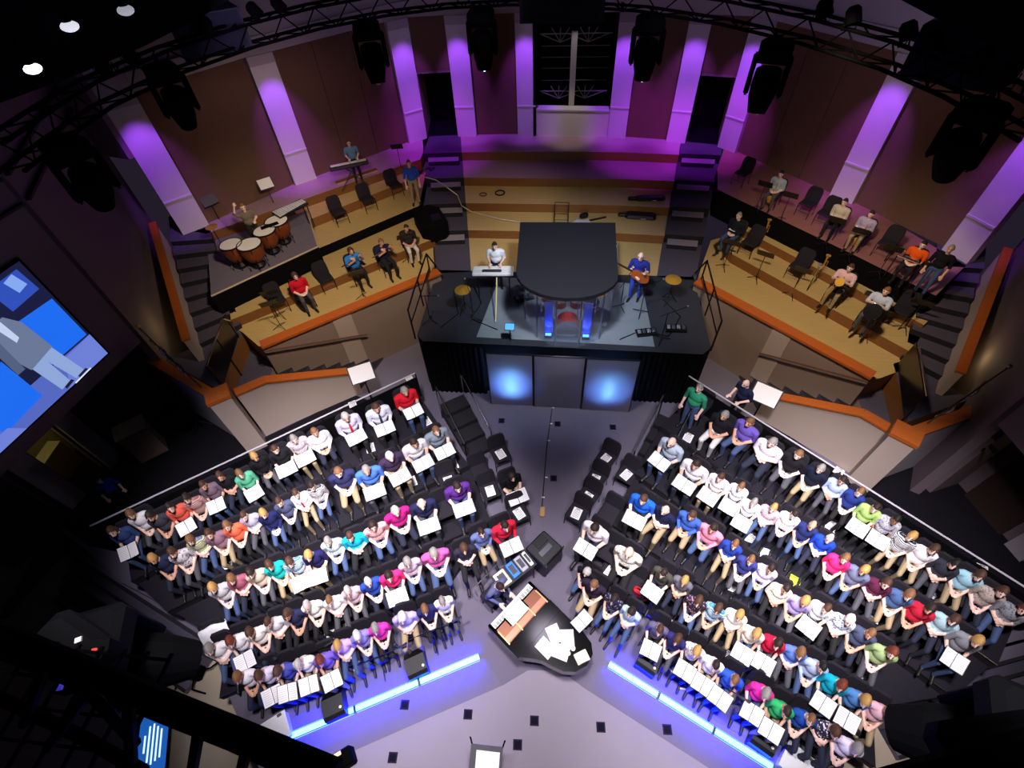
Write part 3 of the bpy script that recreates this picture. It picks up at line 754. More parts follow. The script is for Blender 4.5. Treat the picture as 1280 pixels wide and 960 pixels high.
PT = [
 [ (870, 489, 'green polo shirt', '#2e8f6a', 'grey', 'thin', 'S'), (907, 518, 'black polo shirt', '#17171d', 'grey', 'short', ''), (939, 527, 'purple polo shirt', '#6c57b4', 'light brown', 'short', ''),
  (967, 552, 'white shirt', '#ece4ec', 'grey', 'short', ''), (999, 567, 'black open shirt', '#18171c', 'light brown', 'short', ''), (1027, 585, 'dark navy tee', '#14182c', 'grey', 'short', ''),
  (1057, 601, 'pale blue shirt', '#a9bade', 'dark brown', 'short', 'L'), (1085, 617, 'blue printed tee', '#25357e', 'light brown', 'short', ''), (1104, 637, 'lime green shirt', '#a5c870', 'dark brown', 'short', 'F'),
  (1122, 647, 'grey floral shirt', ('floral', '#b5b3bb', '#7e7c96'), 'black', 'short', 'F'), (1157, 680, 'navy and white striped top', ('stripe', '#f0eef0', '#1c2038'), 'blond', 'bob', ''), (1178, 692, 'white tunic', '#efebf0', 'brown', 'bob', ''),
  (1197, 706, 'black and pale top', '#30303c', 'black', 'bob', ''), (1217, 713, 'pale aqua top', '#9cc9d8', 'brown', 'bob', ''), (1234, 726, 'taupe patterned top', ('floral', '#b1a197', '#8a7a78'), 'brown', 'long', ''), (1246, 738, 'grey mottled top', ('floral', '#8a8a92', '#5f5f6a'), 'auburn', 'long', '')],
 [ (843, 550, 'pale blue grey shirt', '#aab8c8', 'bald', 'bald', 'F'), (873, 577, 'white collar shirt', '#eeeaf0', 'dark brown', 'short', 'F'), (903, 594, 'white tee', '#f2edf2', 'brown', 'short', 'F'),
  (929, 606, 'pale blue white shirt', '#d8e0ec', 'light brown', 'short', 'F'), (948, 628, 'loose white shirt', '#e9e6ee', 'grey', 'short', 'F'), (974, 638, 'maroon plaid shirt', ('plaid', '#d6c6cf', '#7c3048'), 'blond', 'short', ''),
  (1000, 646, 'crisp white shirt', '#f3eff4', 'dark brown', 'short', ''), (1024, 655, 'navy printed tee', '#252e62', 'bald', 'bald', ''), (1041, 674, 'royal blue shirt', '#1f43b8', 'bald', 'bald', ''),
  (1062, 700, 'hot pink top', '#e8226e', 'light brown', 'long', ''), (1096, 721, 'slate grey top', '#6e7390', 'blond', 'bob', ''), (1115, 732, 'maroon top', '#571f3c', 'brown', 'long', ''),
  (1137, 742, 'denim blue top', '#47618e', 'light brown', 'bob', ''), (1151, 751, 'scarlet cardigan', '#c0203a', 'dark brown', 'bob', ''), (1172, 760, 'pale aqua blouse', '#a5c3ce', 'brown', 'bob', ''), (1190, 776, 'grey blouse with red scarf', '#84858c', 'blond', 'bob', 'F')],
 [ (806, 620, 'bright blue printed tee', '#1f62d6', 'brown', 'short', 'F'), (833, 637, 'dark navy polo', '#161d3c', 'bald', 'bald', ''), (866, 643, 'medium blue shirt', '#3f62c0', 'brown', 'short', 'L'),
  (894, 657, 'pink shirt', '#e08ca4', 'dark brown', 'short', 'L'), (919, 679, 'royal blue polo', '#26409c', 'light brown', 'short', ''), (940, 699, 'indigo printed tee', '#333a80', 'light brown', 'short', ''),
  (970, 713, 'pale lilac shirt', '#d6cfea', 'dark brown', 'short', 'L'), (985, 736, 'ivory white shirt', '#f6efdf', 'dark brown', 'short', ''), (1010, 752, 'lavender top', '#a596d2', 'blond', 'bob', ''),
  (1040, 760, 'pure white top', '#f0f4f4', 'brown', 'short', 'F'), (1060, 772, 'blue floral blouse', ('floral', '#e0e6f0', '#2f4aa0'), 'white', 'bob', ''), (1084, 787, 'slate blue tee', '#5a6782', 'light brown', 'short', ''), (1104, 806, 'sage green top', '#9cb57c', 'auburn', 'long', '')],
 [ (746, 656, 'white polo', '#efeaf2', 'dark brown', 'short', 'F'), (787, 688, 'white floral shirt', ('floral', '#eae6e0', '#b0b49c'), 'bald', 'bald', ''), (832, 713, 'dark olive tee', '#45443c', 'dark brown', 'short', 'F'), (858, 726, 'grey top', '#66646e', 'blond', 'long', ''),
  (878, 752, 'navy floral top', ('floral', '#1c1c38', '#b07a86'), 'brown', 'bob', ''), (906, 764, 'blue striped top', ('stripe', '#dbe8f2', '#2f88c8'), 'brown', 'bob', ''), (937, 775, 'bright white tee', '#f7f2e6', 'blond', 'bob', ''),
  (955, 793, 'cream blouse', '#efe8d6', 'blond', 'bob', 'F'), (982, 805, 'crimson top', '#c2163e', 'dark brown', 'bob', 'F'), (1005, 817, 'cornflower blue top', '#5a78c8', 'light brown', 'bob', ''),
  (1026, 830, 'pale blue shirt', '#bcd0ea', 'black', 'short', 'L'), (1042, 845, 'turquoise top', '#12a8c4', 'auburn', 'bob', 'F'), (1064, 859, 'denim blue tee', '#5082c0', 'blond', 'bob', 'F'), (1091, 875, 'pale pink blouse', '#eab6c8', 'blond', 'bob', '')],
 [ (743, 729, 'dark plum tee', '#2c2136', 'light brown', 'short', ''), (769, 748, 'black floral dress', ('floral', '#16162c', '#8a8ab0'), 'dark brown', 'bob', ''), (790, 764, 'pale aqua print top', ('floral', '#b9d3dc', '#7aa0b8'), 'dark brown', 'long', ''),
  (827, 783, 'grey violet tee', '#5f5a78', 'brown', 'short', 'F'), (847, 797, 'deep violet top', '#2e2a68', 'brown', 'bob', ''), (873, 810, 'white floral print blouse', ('floral', '#eee6e4', '#a08a9a'), 'blond', 'bob', 'F'),
  (896, 827, 'plain white tee', '#f3eef6', 'dark brown', 'short', 'F'), (921, 846, 'bright blue tee', '#2f58cc', 'light brown', 'short', 'F'), (970, 869, 'neon pink top', '#f02f9c', 'grey', 'bob', 'F'),
  (987, 886, 'kelly green top', '#2fae64', 'dark brown', 'short', 'F'), (1014, 897, 'cobalt blue top', '#1f4aa0', 'light brown', 'thin', ''), (1042, 911, 'black and white print top', ('floral', '#23233a', '#d8d4e0'), 'brown', 'bob', ''), (1059, 926, 'white lilac top', '#e6dcf2', 'grey', 'bob', '')],
]

# ================================================================== PEOPLE: prototypes
EYE = mat('eye_dark', '#15100e', 0.3)
SHOE = mat('shoe_dark', '#1a1614', 0.5)
SKINS = [mat('skin_light', '#ecc3b0', 0.55), mat('skin_tan', '#d49f84', 0.55), mat('skin_brown', '#8a5638', 0.55), mat('skin_pink', '#f0c8bc', 0.55)]
SK, SH, PA, SO, EY, SL = range(6)


def capsule(bm_parts, a, b, ra, rb, tagi):
    bm_parts.append((Vector(a), Vector(b), ra, rb, tagi))


def body_proto(name, pose):
    """one continuous figure: tapered limbs merged by a voxel remesh, coloured by the nearest limb"""
    P = []
    E = []  # ellipsoids (centre, radii, tag)
    stand = pose['stand']
    hz = 0.93 if stand else 0.54
    lean = pose.get('lean', 0.06)      # forward lean at shoulder height
    def tp(x, y, z):                   # torso point: z above the hips
        return (x, y - lean * (z / 0.45), hz + z)
    E.append((tp(0, 0.02, 0.02), (0.165, 0.13, 0.12), PA))
    E.append((tp(0, -0.01, 0.16), (0.172, 0.14, 0.15), SH))
    E.append((tp(0, 0.0, 0.33), (0.185, 0.125, 0.16), SH))
    capsule(P, tp(-0.165, 0.015, 0.42), tp(0.165, 0.015, 0.42), 0.07, 0.07, SH)
    capsule(P, tp(0, 0.02, 0.46), tp(0, -0.005, 0.57), 0.056, 0.05, SK)
    nod = pose.get('nod', 0.03); turn = pose.get('turn', 0.0)
    hc = Vector(tp(0, -0.02 - nod, 0.665))
    E.append((hc, (0.074, 0.095, 0.113), SK))
    E.append((hc + Vector((0, -0.035, -0.055)), (0.052, 0.056, 0.06), SK))
    Rh = Matrix.Rotation(turn, 3, 'Z')
    def hp(x, y, z): return hc + Rh @ Vector((x, y, z))
    capsule(P, hp(0, -0.095, 0.005), hp(0, -0.112, -0.022), 0.012, 0.015, SK)
    for s in (-1, 1):
        E.append((hp(s * 0.077, 0.012, -0.005), (0.013, 0.024, 0.034), SK))
    capsule(P, hp(-0.02, -0.083, -0.058), hp(0.02, -0.083, -0.058), 0.011, 0.011, SK)
    hands = []
    for s in (-1, 1):
        sh = Vector(tp(s * 0.205, 0.01, 0.40))
        el, wr, fd = pose['arm'](s, hz)
        el, wr = Vector(el), Vector(wr)
        capsule(P, sh, el, 0.064, 0.05, SH)
        capsule(P, el, el + (wr - el) * 0.15, 0.042, 0.042, SH)
        capsule(P, el + (wr - el) * 0.1, wr, 0.041, 0.029, SL)
        fd = Vector(fd).normalized(); side = Vector((-s, 0, 0))
        side = (side - fd * side.dot(fd)).normalized(); nrm = side.cross(fd)
        pc = wr + fd * 0.05
        capsule(P, wr, wr + fd * 0.075, 0.028, 0.034, SK)
        capsule(P, pc - side * 0.02, pc + side * 0.02 + fd * 0.03, 0.022, 0.022, SK)
        for k in range(4):
            b0 = wr + fd * 0.085 + side * (0.033 - 0.022 * k)
            L = (0.062, 0.072, 0.068, 0.052)[k]
            curl = Vector((0, 0, -1)) * 0.5
            k1 = b0 + fd * L * 0.55; k2 = k1 + (fd + curl).normalized() * L * 0.55
            capsule(P, b0 - fd * 0.02, k1, 0.0105, 0.0098, SK); capsule(P, k1, k2, 0.0098, 0.0085, SK)
        t0 = wr + fd * 0.03 + side * 0.03
        t1 = t0 + (fd * 0.6 + side * 0.7).normalized() * 0.045
        capsule(P, t0, t1, 0.013, 0.011, SK); capsule(P, t1, t1 + fd * 0.032, 0.011, 0.009, SK)
        hip = Vector((s * 0.092, 0.0, hz))
        if stand:
            kn = Vector((s * 0.105, -0.02 + pose.get('step', 0) * s, 0.49)); an = Vector((s * 0.115, 0.02 + pose.get('step', 0) * s, 0.09))
        else:
            sp = pose.get('spread', 0.13)
            kn = Vector((s * sp, -0.44, 0.535)); an = Vector((s * (sp - 0.01), -0.42 + pose.get('tuck', 0.0), 0.09))
        capsule(P, hip, kn, 0.09, 0.062, PA)
        capsule(P, kn, an, 0.06, 0.042, PA)
        capsule(P, an + Vector((0, 0.03, -0.04)), an + Vector((s * 0.02, -0.17, -0.05)), 0.042, 0.036, SO)
    mb = MB()
    for c, r, t in E:
        mb.ball(c, r, 14, 10)
    for a, b, ra, rb, t in P:
        L = (b - a).length
        z = (b - a).normalized()
        q = z.to_track_quat('Z', 'X').to_matrix()
        prof = [(ra * math.cos(x), ra * math.sin(x)) for x in (-1.57, -1.0, -0.5)] + [(ra, 0), (rb, L)] + [(rb * math.cos(x), L + rb * math.sin(x)) for x in (0.5, 1.0, 1.57)]
        prof[0] = (0.0001, -ra); prof[-1] = (0.0001, L + rb)
        mb.lathe(prof, a, 10, 0, q)
    me = mb.mesh(name + '_raw', [SKINS[0]])
    o = bpy.data.objects.new(name + '_raw', me); COL.objects.link(o)
    rm = o.modifiers.new('r', 'REMESH'); rm.mode = 'VOXEL'; rm.voxel_size = 0.0105
    sm = o.modifiers.new('s', 'SMOOTH'); sm.factor = 0.5; sm.iterations = 2
    dc = o.modifiers.new('d', 'DECIMATE'); dc.ratio = 0.16
    dg = bpy.context.evaluated_depsgraph_get()
    me2 = bpy.data.meshes.new_from_object(o.evaluated_get(dg))
    bpy.data.objects.remove(o)
    me2.name = name
    me2.materials.clear()
    for m in (SKINS[0], CHAIRCLOTH, CHAIRCLOTH, SHOE, EYE, SKINS[0]):
        me2.materials.append(m)
    cen = np.empty(len(me2.polygons) * 3); me2.polygons.foreach_get('center', cen); cen = cen.reshape(-1, 3)
    best = np.full(len(cen), 1e9); tg = np.zeros(len(cen), int)
    for a, b, ra, rb, t in P:
        a_ = np.array(a); d = np.array(b) - a_
        k = np.clip(((cen - a_) @ d) / (d @ d), 0, 1)
        dist = np.linalg.norm(cen - (a_ + k[:, None] * d), axis=1) - (ra + (rb - ra) * k)
        w = dist < best; best[w] = dist[w]; tg[w] = t
    for c, r, t in E:
        q = (cen - np.array(c)) / np.array(r); l = np.linalg.norm(q, axis=1)
        dist = (l - 1) * min(r)
        w = dist < best; best[w] = dist[w]; tg[w] = t
    # eyes and lip line painted on the nearest faces
    for s in (-1, 1):
        e = np.array(hp(s * 0.031, -0.086, 0.012)); d = np.linalg.norm(cen - e, axis=1)
        tg[d < 0.014] = EY
    me2.polygons.foreach_set('material_index', tg.tolist())
    me2.polygons.foreach_set('use_smooth', [True] * len(me2.polygons))
    me2.update()
    return me2, hc


def arm_folder(s, hz): return (s * 0.232, -0.05, hz + 0.15), (s * 0.14, -0.27, hz + 0.13), (-s * 0.25, -1, 0.15)
def arm_lap(s, hz): return (s * 0.228, -0.0, hz + 0.13), (s * 0.11, -0.20, hz + 0.09), (-s * 0.75, -0.7, -0.1)
def arm_cross(s, hz): return (s * 0.226, -0.03, hz + 0.15), (s * 0.05, -0.20, hz + 0.17 + 0.02 * s), (-s * 1, 0.05, 0.05)
def arm_side(s, hz): return (s * 0.255, 0.02, hz + 0.14), (s * 0.245, -0.10, hz - 0.08), (0, -0.4, -1)
def arm_keys(s, hz): return (s * 0.25, 0.0, hz + 0.17), (s * 0.16, -0.27, hz + 0.15), (-s * 0.05, -1, -0.15)
def arm_guitar(s, hz): return ((0.27, -0.02, hz + 0.16), (0.20, -0.26, hz + 0.26), (0.2, -0.7, 0.4)) if s > 0 else ((-0.27, -0.03, hz + 0.17), (-0.02, -0.24, hz + 0.10), (0.8, -0.3, -0.4))
def arm_horn(s, hz): return (s * 0.24, -0.12, hz + 0.22), (s * 0.07, -0.30, hz + 0.36), (-s * 0.3, -0.8, 0.2)
def arm_flute(s, hz): return ((0.26, -0.12, hz + 0.28), (0.20, -0.27, hz + 0.48), (-0.3, -0.3, 0.8)) if s > 0 else ((-0.26, -0.14, hz + 0.26), (-0.02, -0.30, hz + 0.44), (-0.6, 0.2, 0.7))
def arm_raise(s, hz): return ((0.27, -0.08, hz + 0.24), (0.12, -0.28, hz + 0.22), (-0.2, -1, 0)) if s > 0 else ((-0.30, -0.06, hz + 0.50), (-0.22, -0.14, hz + 0.74), (0.3, -0.2, 1))


PROTO = {
    'folder': body_proto('body_folder', dict(stand=False, arm=arm_folder, lean=0.05, nod=0.045)),
    'lap': body_proto('body_lap', dict(stand=False, arm=arm_lap, lean=0.04, nod=0.02, tuck=0.06)),
    'cross': body_proto('body_cross', dict(stand=False, arm=arm_cross, lean=0.03, nod=0.03, spread=0.15)),
    'side': body_proto('body_side', dict(stand=True, arm=arm_side, lean=0.0, nod=0.0)),
    'keys': body_proto('body_keys', dict(stand=True, arm=arm_keys, lean=0.05, nod=0.04)),
    'keysit': body_proto('body_keysit', dict(stand=False, arm=arm_keys, lean=0.08, nod=0.05)),
    'guitar': body_proto('body_guitar', dict(stand=True, arm=arm_guitar, lean=0.03, nod=0.04, step=0.06)),
    'horn': body_proto('body_horn', dict(stand=False, arm=arm_horn, lean=0.03, nod=0.02)),
    'flute': body_proto('body_flute', dict(stand=False, arm=arm_flute, lean=0.03, nod=0.02)),
    'raise': body_proto('body_raise', dict(stand=True, arm=arm_raise, lean=0.06, nod=0.03)),
}


def hair_mesh(style):
    """hair cap around a head centred at the origin, facing -Y"""
    mb = MB(); nu, nv = 18, 14
    rx, ry, rz = 0.083, 0.103, 0.121
    if style == 'bob': rx, ry, rz = 0.096, 0.116, 0.128
    if style == 'long': rx, ry, rz = 0.093, 0.112, 0.127
    if style == 'thin': rx, ry, rz = 0.079, 0.099, 0.117
    vs = []; fs = []; keep = {}
    for j in range(nv + 1):
        t = math.pi / 2 - math.pi * j / nv
        for i in range(nu):
            a = 2 * math.pi * i / nu
            x, y, z = math.cos(t) * math.cos(a), math.cos(t) * math.sin(a), math.sin(t)
            wob = 1 + 0.02 * math.sin(5 * a + 3 * t)
            X, Y, Z = x * rx * wob, y * ry * wob + 0.006, z * rz * wob
            if style == 'long' and z < -0.1 and y > -0.25:
                Z = Z * 2.1; X *= 1.12; Y = Y * 1.0 + 0.025
            if style == 'bob' and z < -0.3 and y > -0.3:
                X *= 1.08
            vs.append((X, Y, Z))
            front = -y
            lim = -0.15 + 0.62 * max(0, front) if style in ('short', 'thin') else (-0.75 + 1.25 * max(0.0, front + 0.15))
            if style == 'long': lim = -0.85 + 1.35 * max(0.0, front + 0.2)
            if style == 'bald':
                keep[(j, i)] = (-0.45 < z < 0.12) and y > -0.35
            else:
                keep[(j, i)] = z > lim
    for j in range(nv):
        for i in range(nu):
            k = (i + 1) % nu
            q = [(j, i), (j + 1, i), (j + 1, k), (j, k)]
            if sum(keep[c] for c in q) >= 3:
                fs.append(tuple(c[0] * nu + c[1] for c in q))
    use = sorted({i for f in fs for i in f}); ix = {v: k for k, v in enumerate(use)}
    mb.add([vs[i] for i in use], [tuple(ix[i] for i in f) for f in fs])
    return mb.mesh('hair_' + style, [BLACKM], True)


HAIRMESH = {s: hair_mesh(s) for s in ('short', 'bob', 'long', 'bald', 'thin')}
PANTS = [mat('trousers_' + n, c, 0.9) for n, c in (('navy', '#1c2236'), ('black', '#141418'), ('khaki', '#a08c6c'), ('jeans', '#3c5078'), ('grey', '#4a4a52'), ('white', '#d8d4d4'))]
TIEM = MB().add([(-0.018, -0.125, 0.40), (0.018, -0.125, 0.40), (0.032, -0.155, 0.12), (0, -0.158, 0.07), (-0.032, -0.155, 0.12)], [(0, 4, 3, 2, 1)]).add([(-0.02, -0.12, 0.43), (0.02, -0.12, 0.43), (0.014, -0.13, 0.385), (-0.014, -0.13, 0.385)], [(0, 3, 2, 1)]).mesh('necktie', [RED])
USED = {}


def clothmat(words, c):
    key = 'cloth_' + words.replace(' ', '_')
    if isinstance(c, tuple):
        return patterned(key, c[1], c[2], c[0], 30 if c[0] != 'floral' else 22)
    return mat(key, c, 0.88, noise=0.06, scale=12, spec=0.2)


def person(pose, loc, rz, words, cloth, hair, style, label, group=None, scale=1.0, skin=None, pants=None, long_sleeve=False, tie=None):
    me, hc = PROTO[pose]
    root = thing('person', label, 'person', loc, rz, group)
    root.scale = scale if isinstance(scale, tuple) else (scale,) * 3
    o = link('body', me, root)
    sk = skin or SKINS[(0, 0, 3, 0, 1, 3)[random.randrange(6)]]
    cm = clothmat(words, cloth)
    pm_ = pants or PANTS[random.randrange(5)]
    for i, m in ((SK, sk), (SH, cm), (PA, pm_), (SO, SHOE), (EY, EYE), (SL, cm if long_sleeve else sk)):
        o.material_slots[i].link = 'OBJECT'; o.material_slots[i].material = m
    h = link('hair', HAIRMESH[style], root, hc)
    h.material_slots[0].link = 'OBJECT'
    h.material_slots[0].material = mat('hair_' + hair.replace(' ', '_'), HAIR[hair], 0.7, noise=0.25, scale=40)
    if tie:
        t = link('necktie', TIEM, root, (0, -0.05, PROTO[pose][1].z - 0.665))
        t.material_slots[0].link = 'OBJECT'; t.material_slots[0].material = tie
    return root


# ------------------------------------------------------------------ chairs, folders, sheets
def make_chair(label, cat='chair'):
    c = thing('padded_chair', label, cat)
    MB().rbox((0, -0.02, 0.445), (0.45, 0.44, 0.07), 0.03).build('seat', CHAIRCLOTH, c)
    Mb = Matrix.Rotation(-0.2, 3, 'X')
    prof = [(-0.235, -0.24), (0.235, -0.24), (0.24, 0.08), (0.215, 0.18), (0.15, 0.235), (-0.15, 0.235), (-0.215, 0.18), (-0.24, 0.08)]
    bk = MB(); n = len(prof); ctr = Vector((0, 0.25, 0.67))
    for yy, k in ((-0.03, 0.93), (-0.018, 1.0), (0.018, 1.0), (0.03, 0.93)):
        bk.v += [tuple(Mb @ Vector((x * k, yy, z * k)) + ctr) for x, z in prof]
    bk.f.append(tuple(range(n))); bk.f.append(tuple(range(4 * n - 1, 3 * n - 1, -1))); bk.m += [0, 0]
    for k in range(3):
        for i in range(n):
            l = (i + 1) % n
            bk.f.append((k * n + l, k * n + i, (k + 1) * n + i, (k + 1) * n + l)); bk.m.append(0)
    bk.build('backrest', CHAIRCLOTH, c)
    for sx in (-1, 1):
        x = sx * 0.215
        MB().tube([(x, -0.2, 0.42), (x, -0.23, 0.0)], 0.012, 6).build('leg', CHAIRFRAME, c)
        MB().tube([(x, 0.29, 0.80), (x, 0.2, 0.42), (x, 0.24, 0.0)], 0.012, 6).build('leg', CHAIRFRAME, c)
    MB().tube([(-0.215, -0.21, 0.2), (0.215, -0.21, 0.2)], 0.008, 5).build('stretcher', CHAIRFRAME, c)
    return c


def make_folder():
    f = thing('music_folder', 'x', 'folder')
    cv = MB()
    for s in (-1, 1):
        M = Matrix.Rotation(-s * 0.16, 3, 'Y')
        cv.box(M @ Vector((s * 0.13, 0, 0)), (0.26, 0.33, 0.006), M=M)
    cv.build('cover', BLACKM, f)
    for s in (-1, 1):
        M = Matrix.Rotation(-s * 0.16, 3, 'Y')
        pg = MB().box(M @ Vector((s * 0.128, 0, 0.008)), (0.235, 0.31, 0.008), M=M)
        for k in range(7):
            pg.box(M @ Vector((s * 0.128, 0.115 - 0.038 * k, 0.0125)), (0.18, 0.007, 0.001), M=M, mi=1)
        pg.build('page', [WHITEP, mat('stave_ink', '#b9b6c0', 0.8)], f)
    return f


def make_sheet():
    s = MB().box((0, 0, 0.003), (0.215, 0.28, 0.004))
    for k in range(6):
        s.box((0, 0.08 - 0.035 * k, 0.0055), (0.16, 0.008, 0.001), mi=1)
    s.box((0, 0.115, 0.0055), (0.1, 0.02, 0.001), mi=1)
    return s.mesh('song_sheet', [WHITEP, INK])


SHEET = make_sheet()

# ------------------------------------------------------------------ seating the choir on its risers
FOLDER = make_folder()
CHAIR = make_chair('x')
_first = {'folder': True, 'chair': True}


def take(kind, loc, rz, label, group=None, scale=None):
    src = FOLDER if kind == 'folder' else CHAIR
    o = dup(src, loc, rz, label, group, scale)
    return o


BLOCK = {'KB': 'keyboard-side choir', 'PT': 'tail-side choir'}
RW = ['back row', 'fourth row', 'third row', 'second row', 'front row']
ROWZ = [0.8, 0.6, 0.4, 0.2, 0.0]
seen_labels = {}
ROWS = {}
EMPT = []
for bl, tab in (('KB', KB), ('PT', PT)):
    sg = -1 if bl == 'KB' else 1
    for r, row in enumerate(tab):
        z0 = ROWZ[r]
        pts = [U(a[0], a[1], z0 + (1.6 if 'S' in a[6] else 1.31)) for a in row]
        x = np.array([p.x for p in pts]); y = np.array([p.y for p in pts])
        kf = np.polyfit(x, y, 1)
        d = Vector((1, kf[0])).normalized()          # along the row (+x)
        fr = Vector((d.y, -d.x))                      # towards the front
        o0 = Vector((0, kf[1]))
        t = np.array([(Vector((a, b)) - o0).dot(d) for a, b in zip(x, y)])
        off = np.array([(Vector((a, b)) - o0).dot(fr) for a, b in zip(x, y)])
        order = np.argsort(t)
        ts = t[order].copy()
        gap = np.diff(ts)
        for it in range(60):                          # keep neighbours from sitting inside each other
            for k in range(len(ts) - 1):
                e = 0.36 - (ts[k + 1] - ts[k])
                if e > 0:
                    ts[k] -= e / 2; ts[k + 1] += e / 2
        rz = math.atan2(fr.x, -fr.y)
        seats = []
        for k, oi in enumerate(order):
            hx, hy, words, cloth, hair, style, fl_ = row[oi]
            lo = ts[k] - ts[k - 1] if k else 9; hi = ts[k + 1] - ts[k] if k < len(ts) - 1 else 9
            sc = max(0.76, min(1.14, min(lo, hi) / 0.47))
            of = max(-0.14, min(0.14, off[oi]))
            p = o0 + d * ts[k] + fr * of - fr * 0.07
            seats.append(dict(t=ts[k], p=p, w=words, sc=sc))
            pose = 'folder' if 'F' in fl_ else ('cross' if (k + r) % 3 == 0 else 'lap')
            if 'S' in fl_: pose = 'side'; p = p - fr * 0.0
            hs = {'bald': 'bald head', 'thin': f'thinning {hair} hair'}.get(style, f'{"long " if style == "long" else ""}{hair} hair')
            core = f'person in {words} with {hs}'
            lab = f'{core}, {RW[r]} of {BLOCK[bl]}'
            if len(lab.split()) > 16: lab = f'person in {words}, {RW[r]} of {BLOCK[bl]}'
            if lab in seen_labels: print('DUP', lab)
            seen_labels[lab] = 1
            tie = RED if 'T' in fl_ else (mat('tie_navy', '#1c2440', 0.7) if 'N' in fl_ else None)
            sk = SKINS[1] if words in ('navy printed tee', 'black polo shirt') else (SKINS[2] if words == 'grey floral shirt' else None)
            pa = {'green polo shirt': PANTS[3], 'black polo shirt': PANTS[5], 'purple polo shirt': PANTS[3], 'navy blue tee': PANTS[2], 'medium blue shirt': PANTS[2], 'bright red polo shirt': PANTS[3]}.get(words)
            rzp = rz + random.uniform(-0.12, 0.12)
            person(pose, (p.x, p.y, z0), rzp, words, cloth, hair, style, lab, 'choir members', (sc, max(sc, 1.0) * 1.07, 1.1) if pose != 'side' else 1.0, sk, pa, 'L' in fl_, tie)
            cl = f'black padded chair under person in {words}, {RW[r]}, {BLOCK[bl]}'
            if pose != 'side':
                take('chair', (p.x, p.y, z0), rz, cl, 'choir chairs', (min(sc, 1.05), 1.03, 1.08))
            else:
                q = p - fr * 0.45
                take('chair', (q.x, q.y, z0), rz, f'black padded chair behind standing person in {words}', 'choir chairs', 0.95)
            if 'F' in fl_:
                cs, sn = math.cos(rzp), math.sin(rzp)
                lx, ly, lz = 0.0, -0.40 * max(sc, 1.0), 0.79
                fo = take('folder', (p.x - sn * ly, p.y + cs * ly, z0 + lz), rzp, f'open music folder held by person in {words}, {RW[r]}, {BLOCK[bl]}', 'open music folders', (min(0.95, min(lo, hi) / 0.5), 0.95, 0.95))
                fo.rotation_euler = (0.38, 0, rzp)
        # empty chairs fill the gaps of the row
        for k in range(len(seats) - 1):
            g = seats[k + 1]['t'] - seats[k]['t']
            n = int(round(g / 0.52)) - 1
            for j in range(n):
                tt = seats[k]['t'] + g * (j + 1) / (n + 1)
                q = o0 + d * tt - fr * 0.07
                EMPT.append((q.x, q.y, z0, rz)); take('chair', (q.x, q.y, z0), rz, f'empty black padded chair in {RW[r]} of {BLOCK[bl]}', f'empty chairs in {RW[r]} of {BLOCK[bl]}')
        ROWS[bl, r] = dict(o=o0, d=d, f=fr, t0=ts[0], t1=ts[-1], rz=rz)

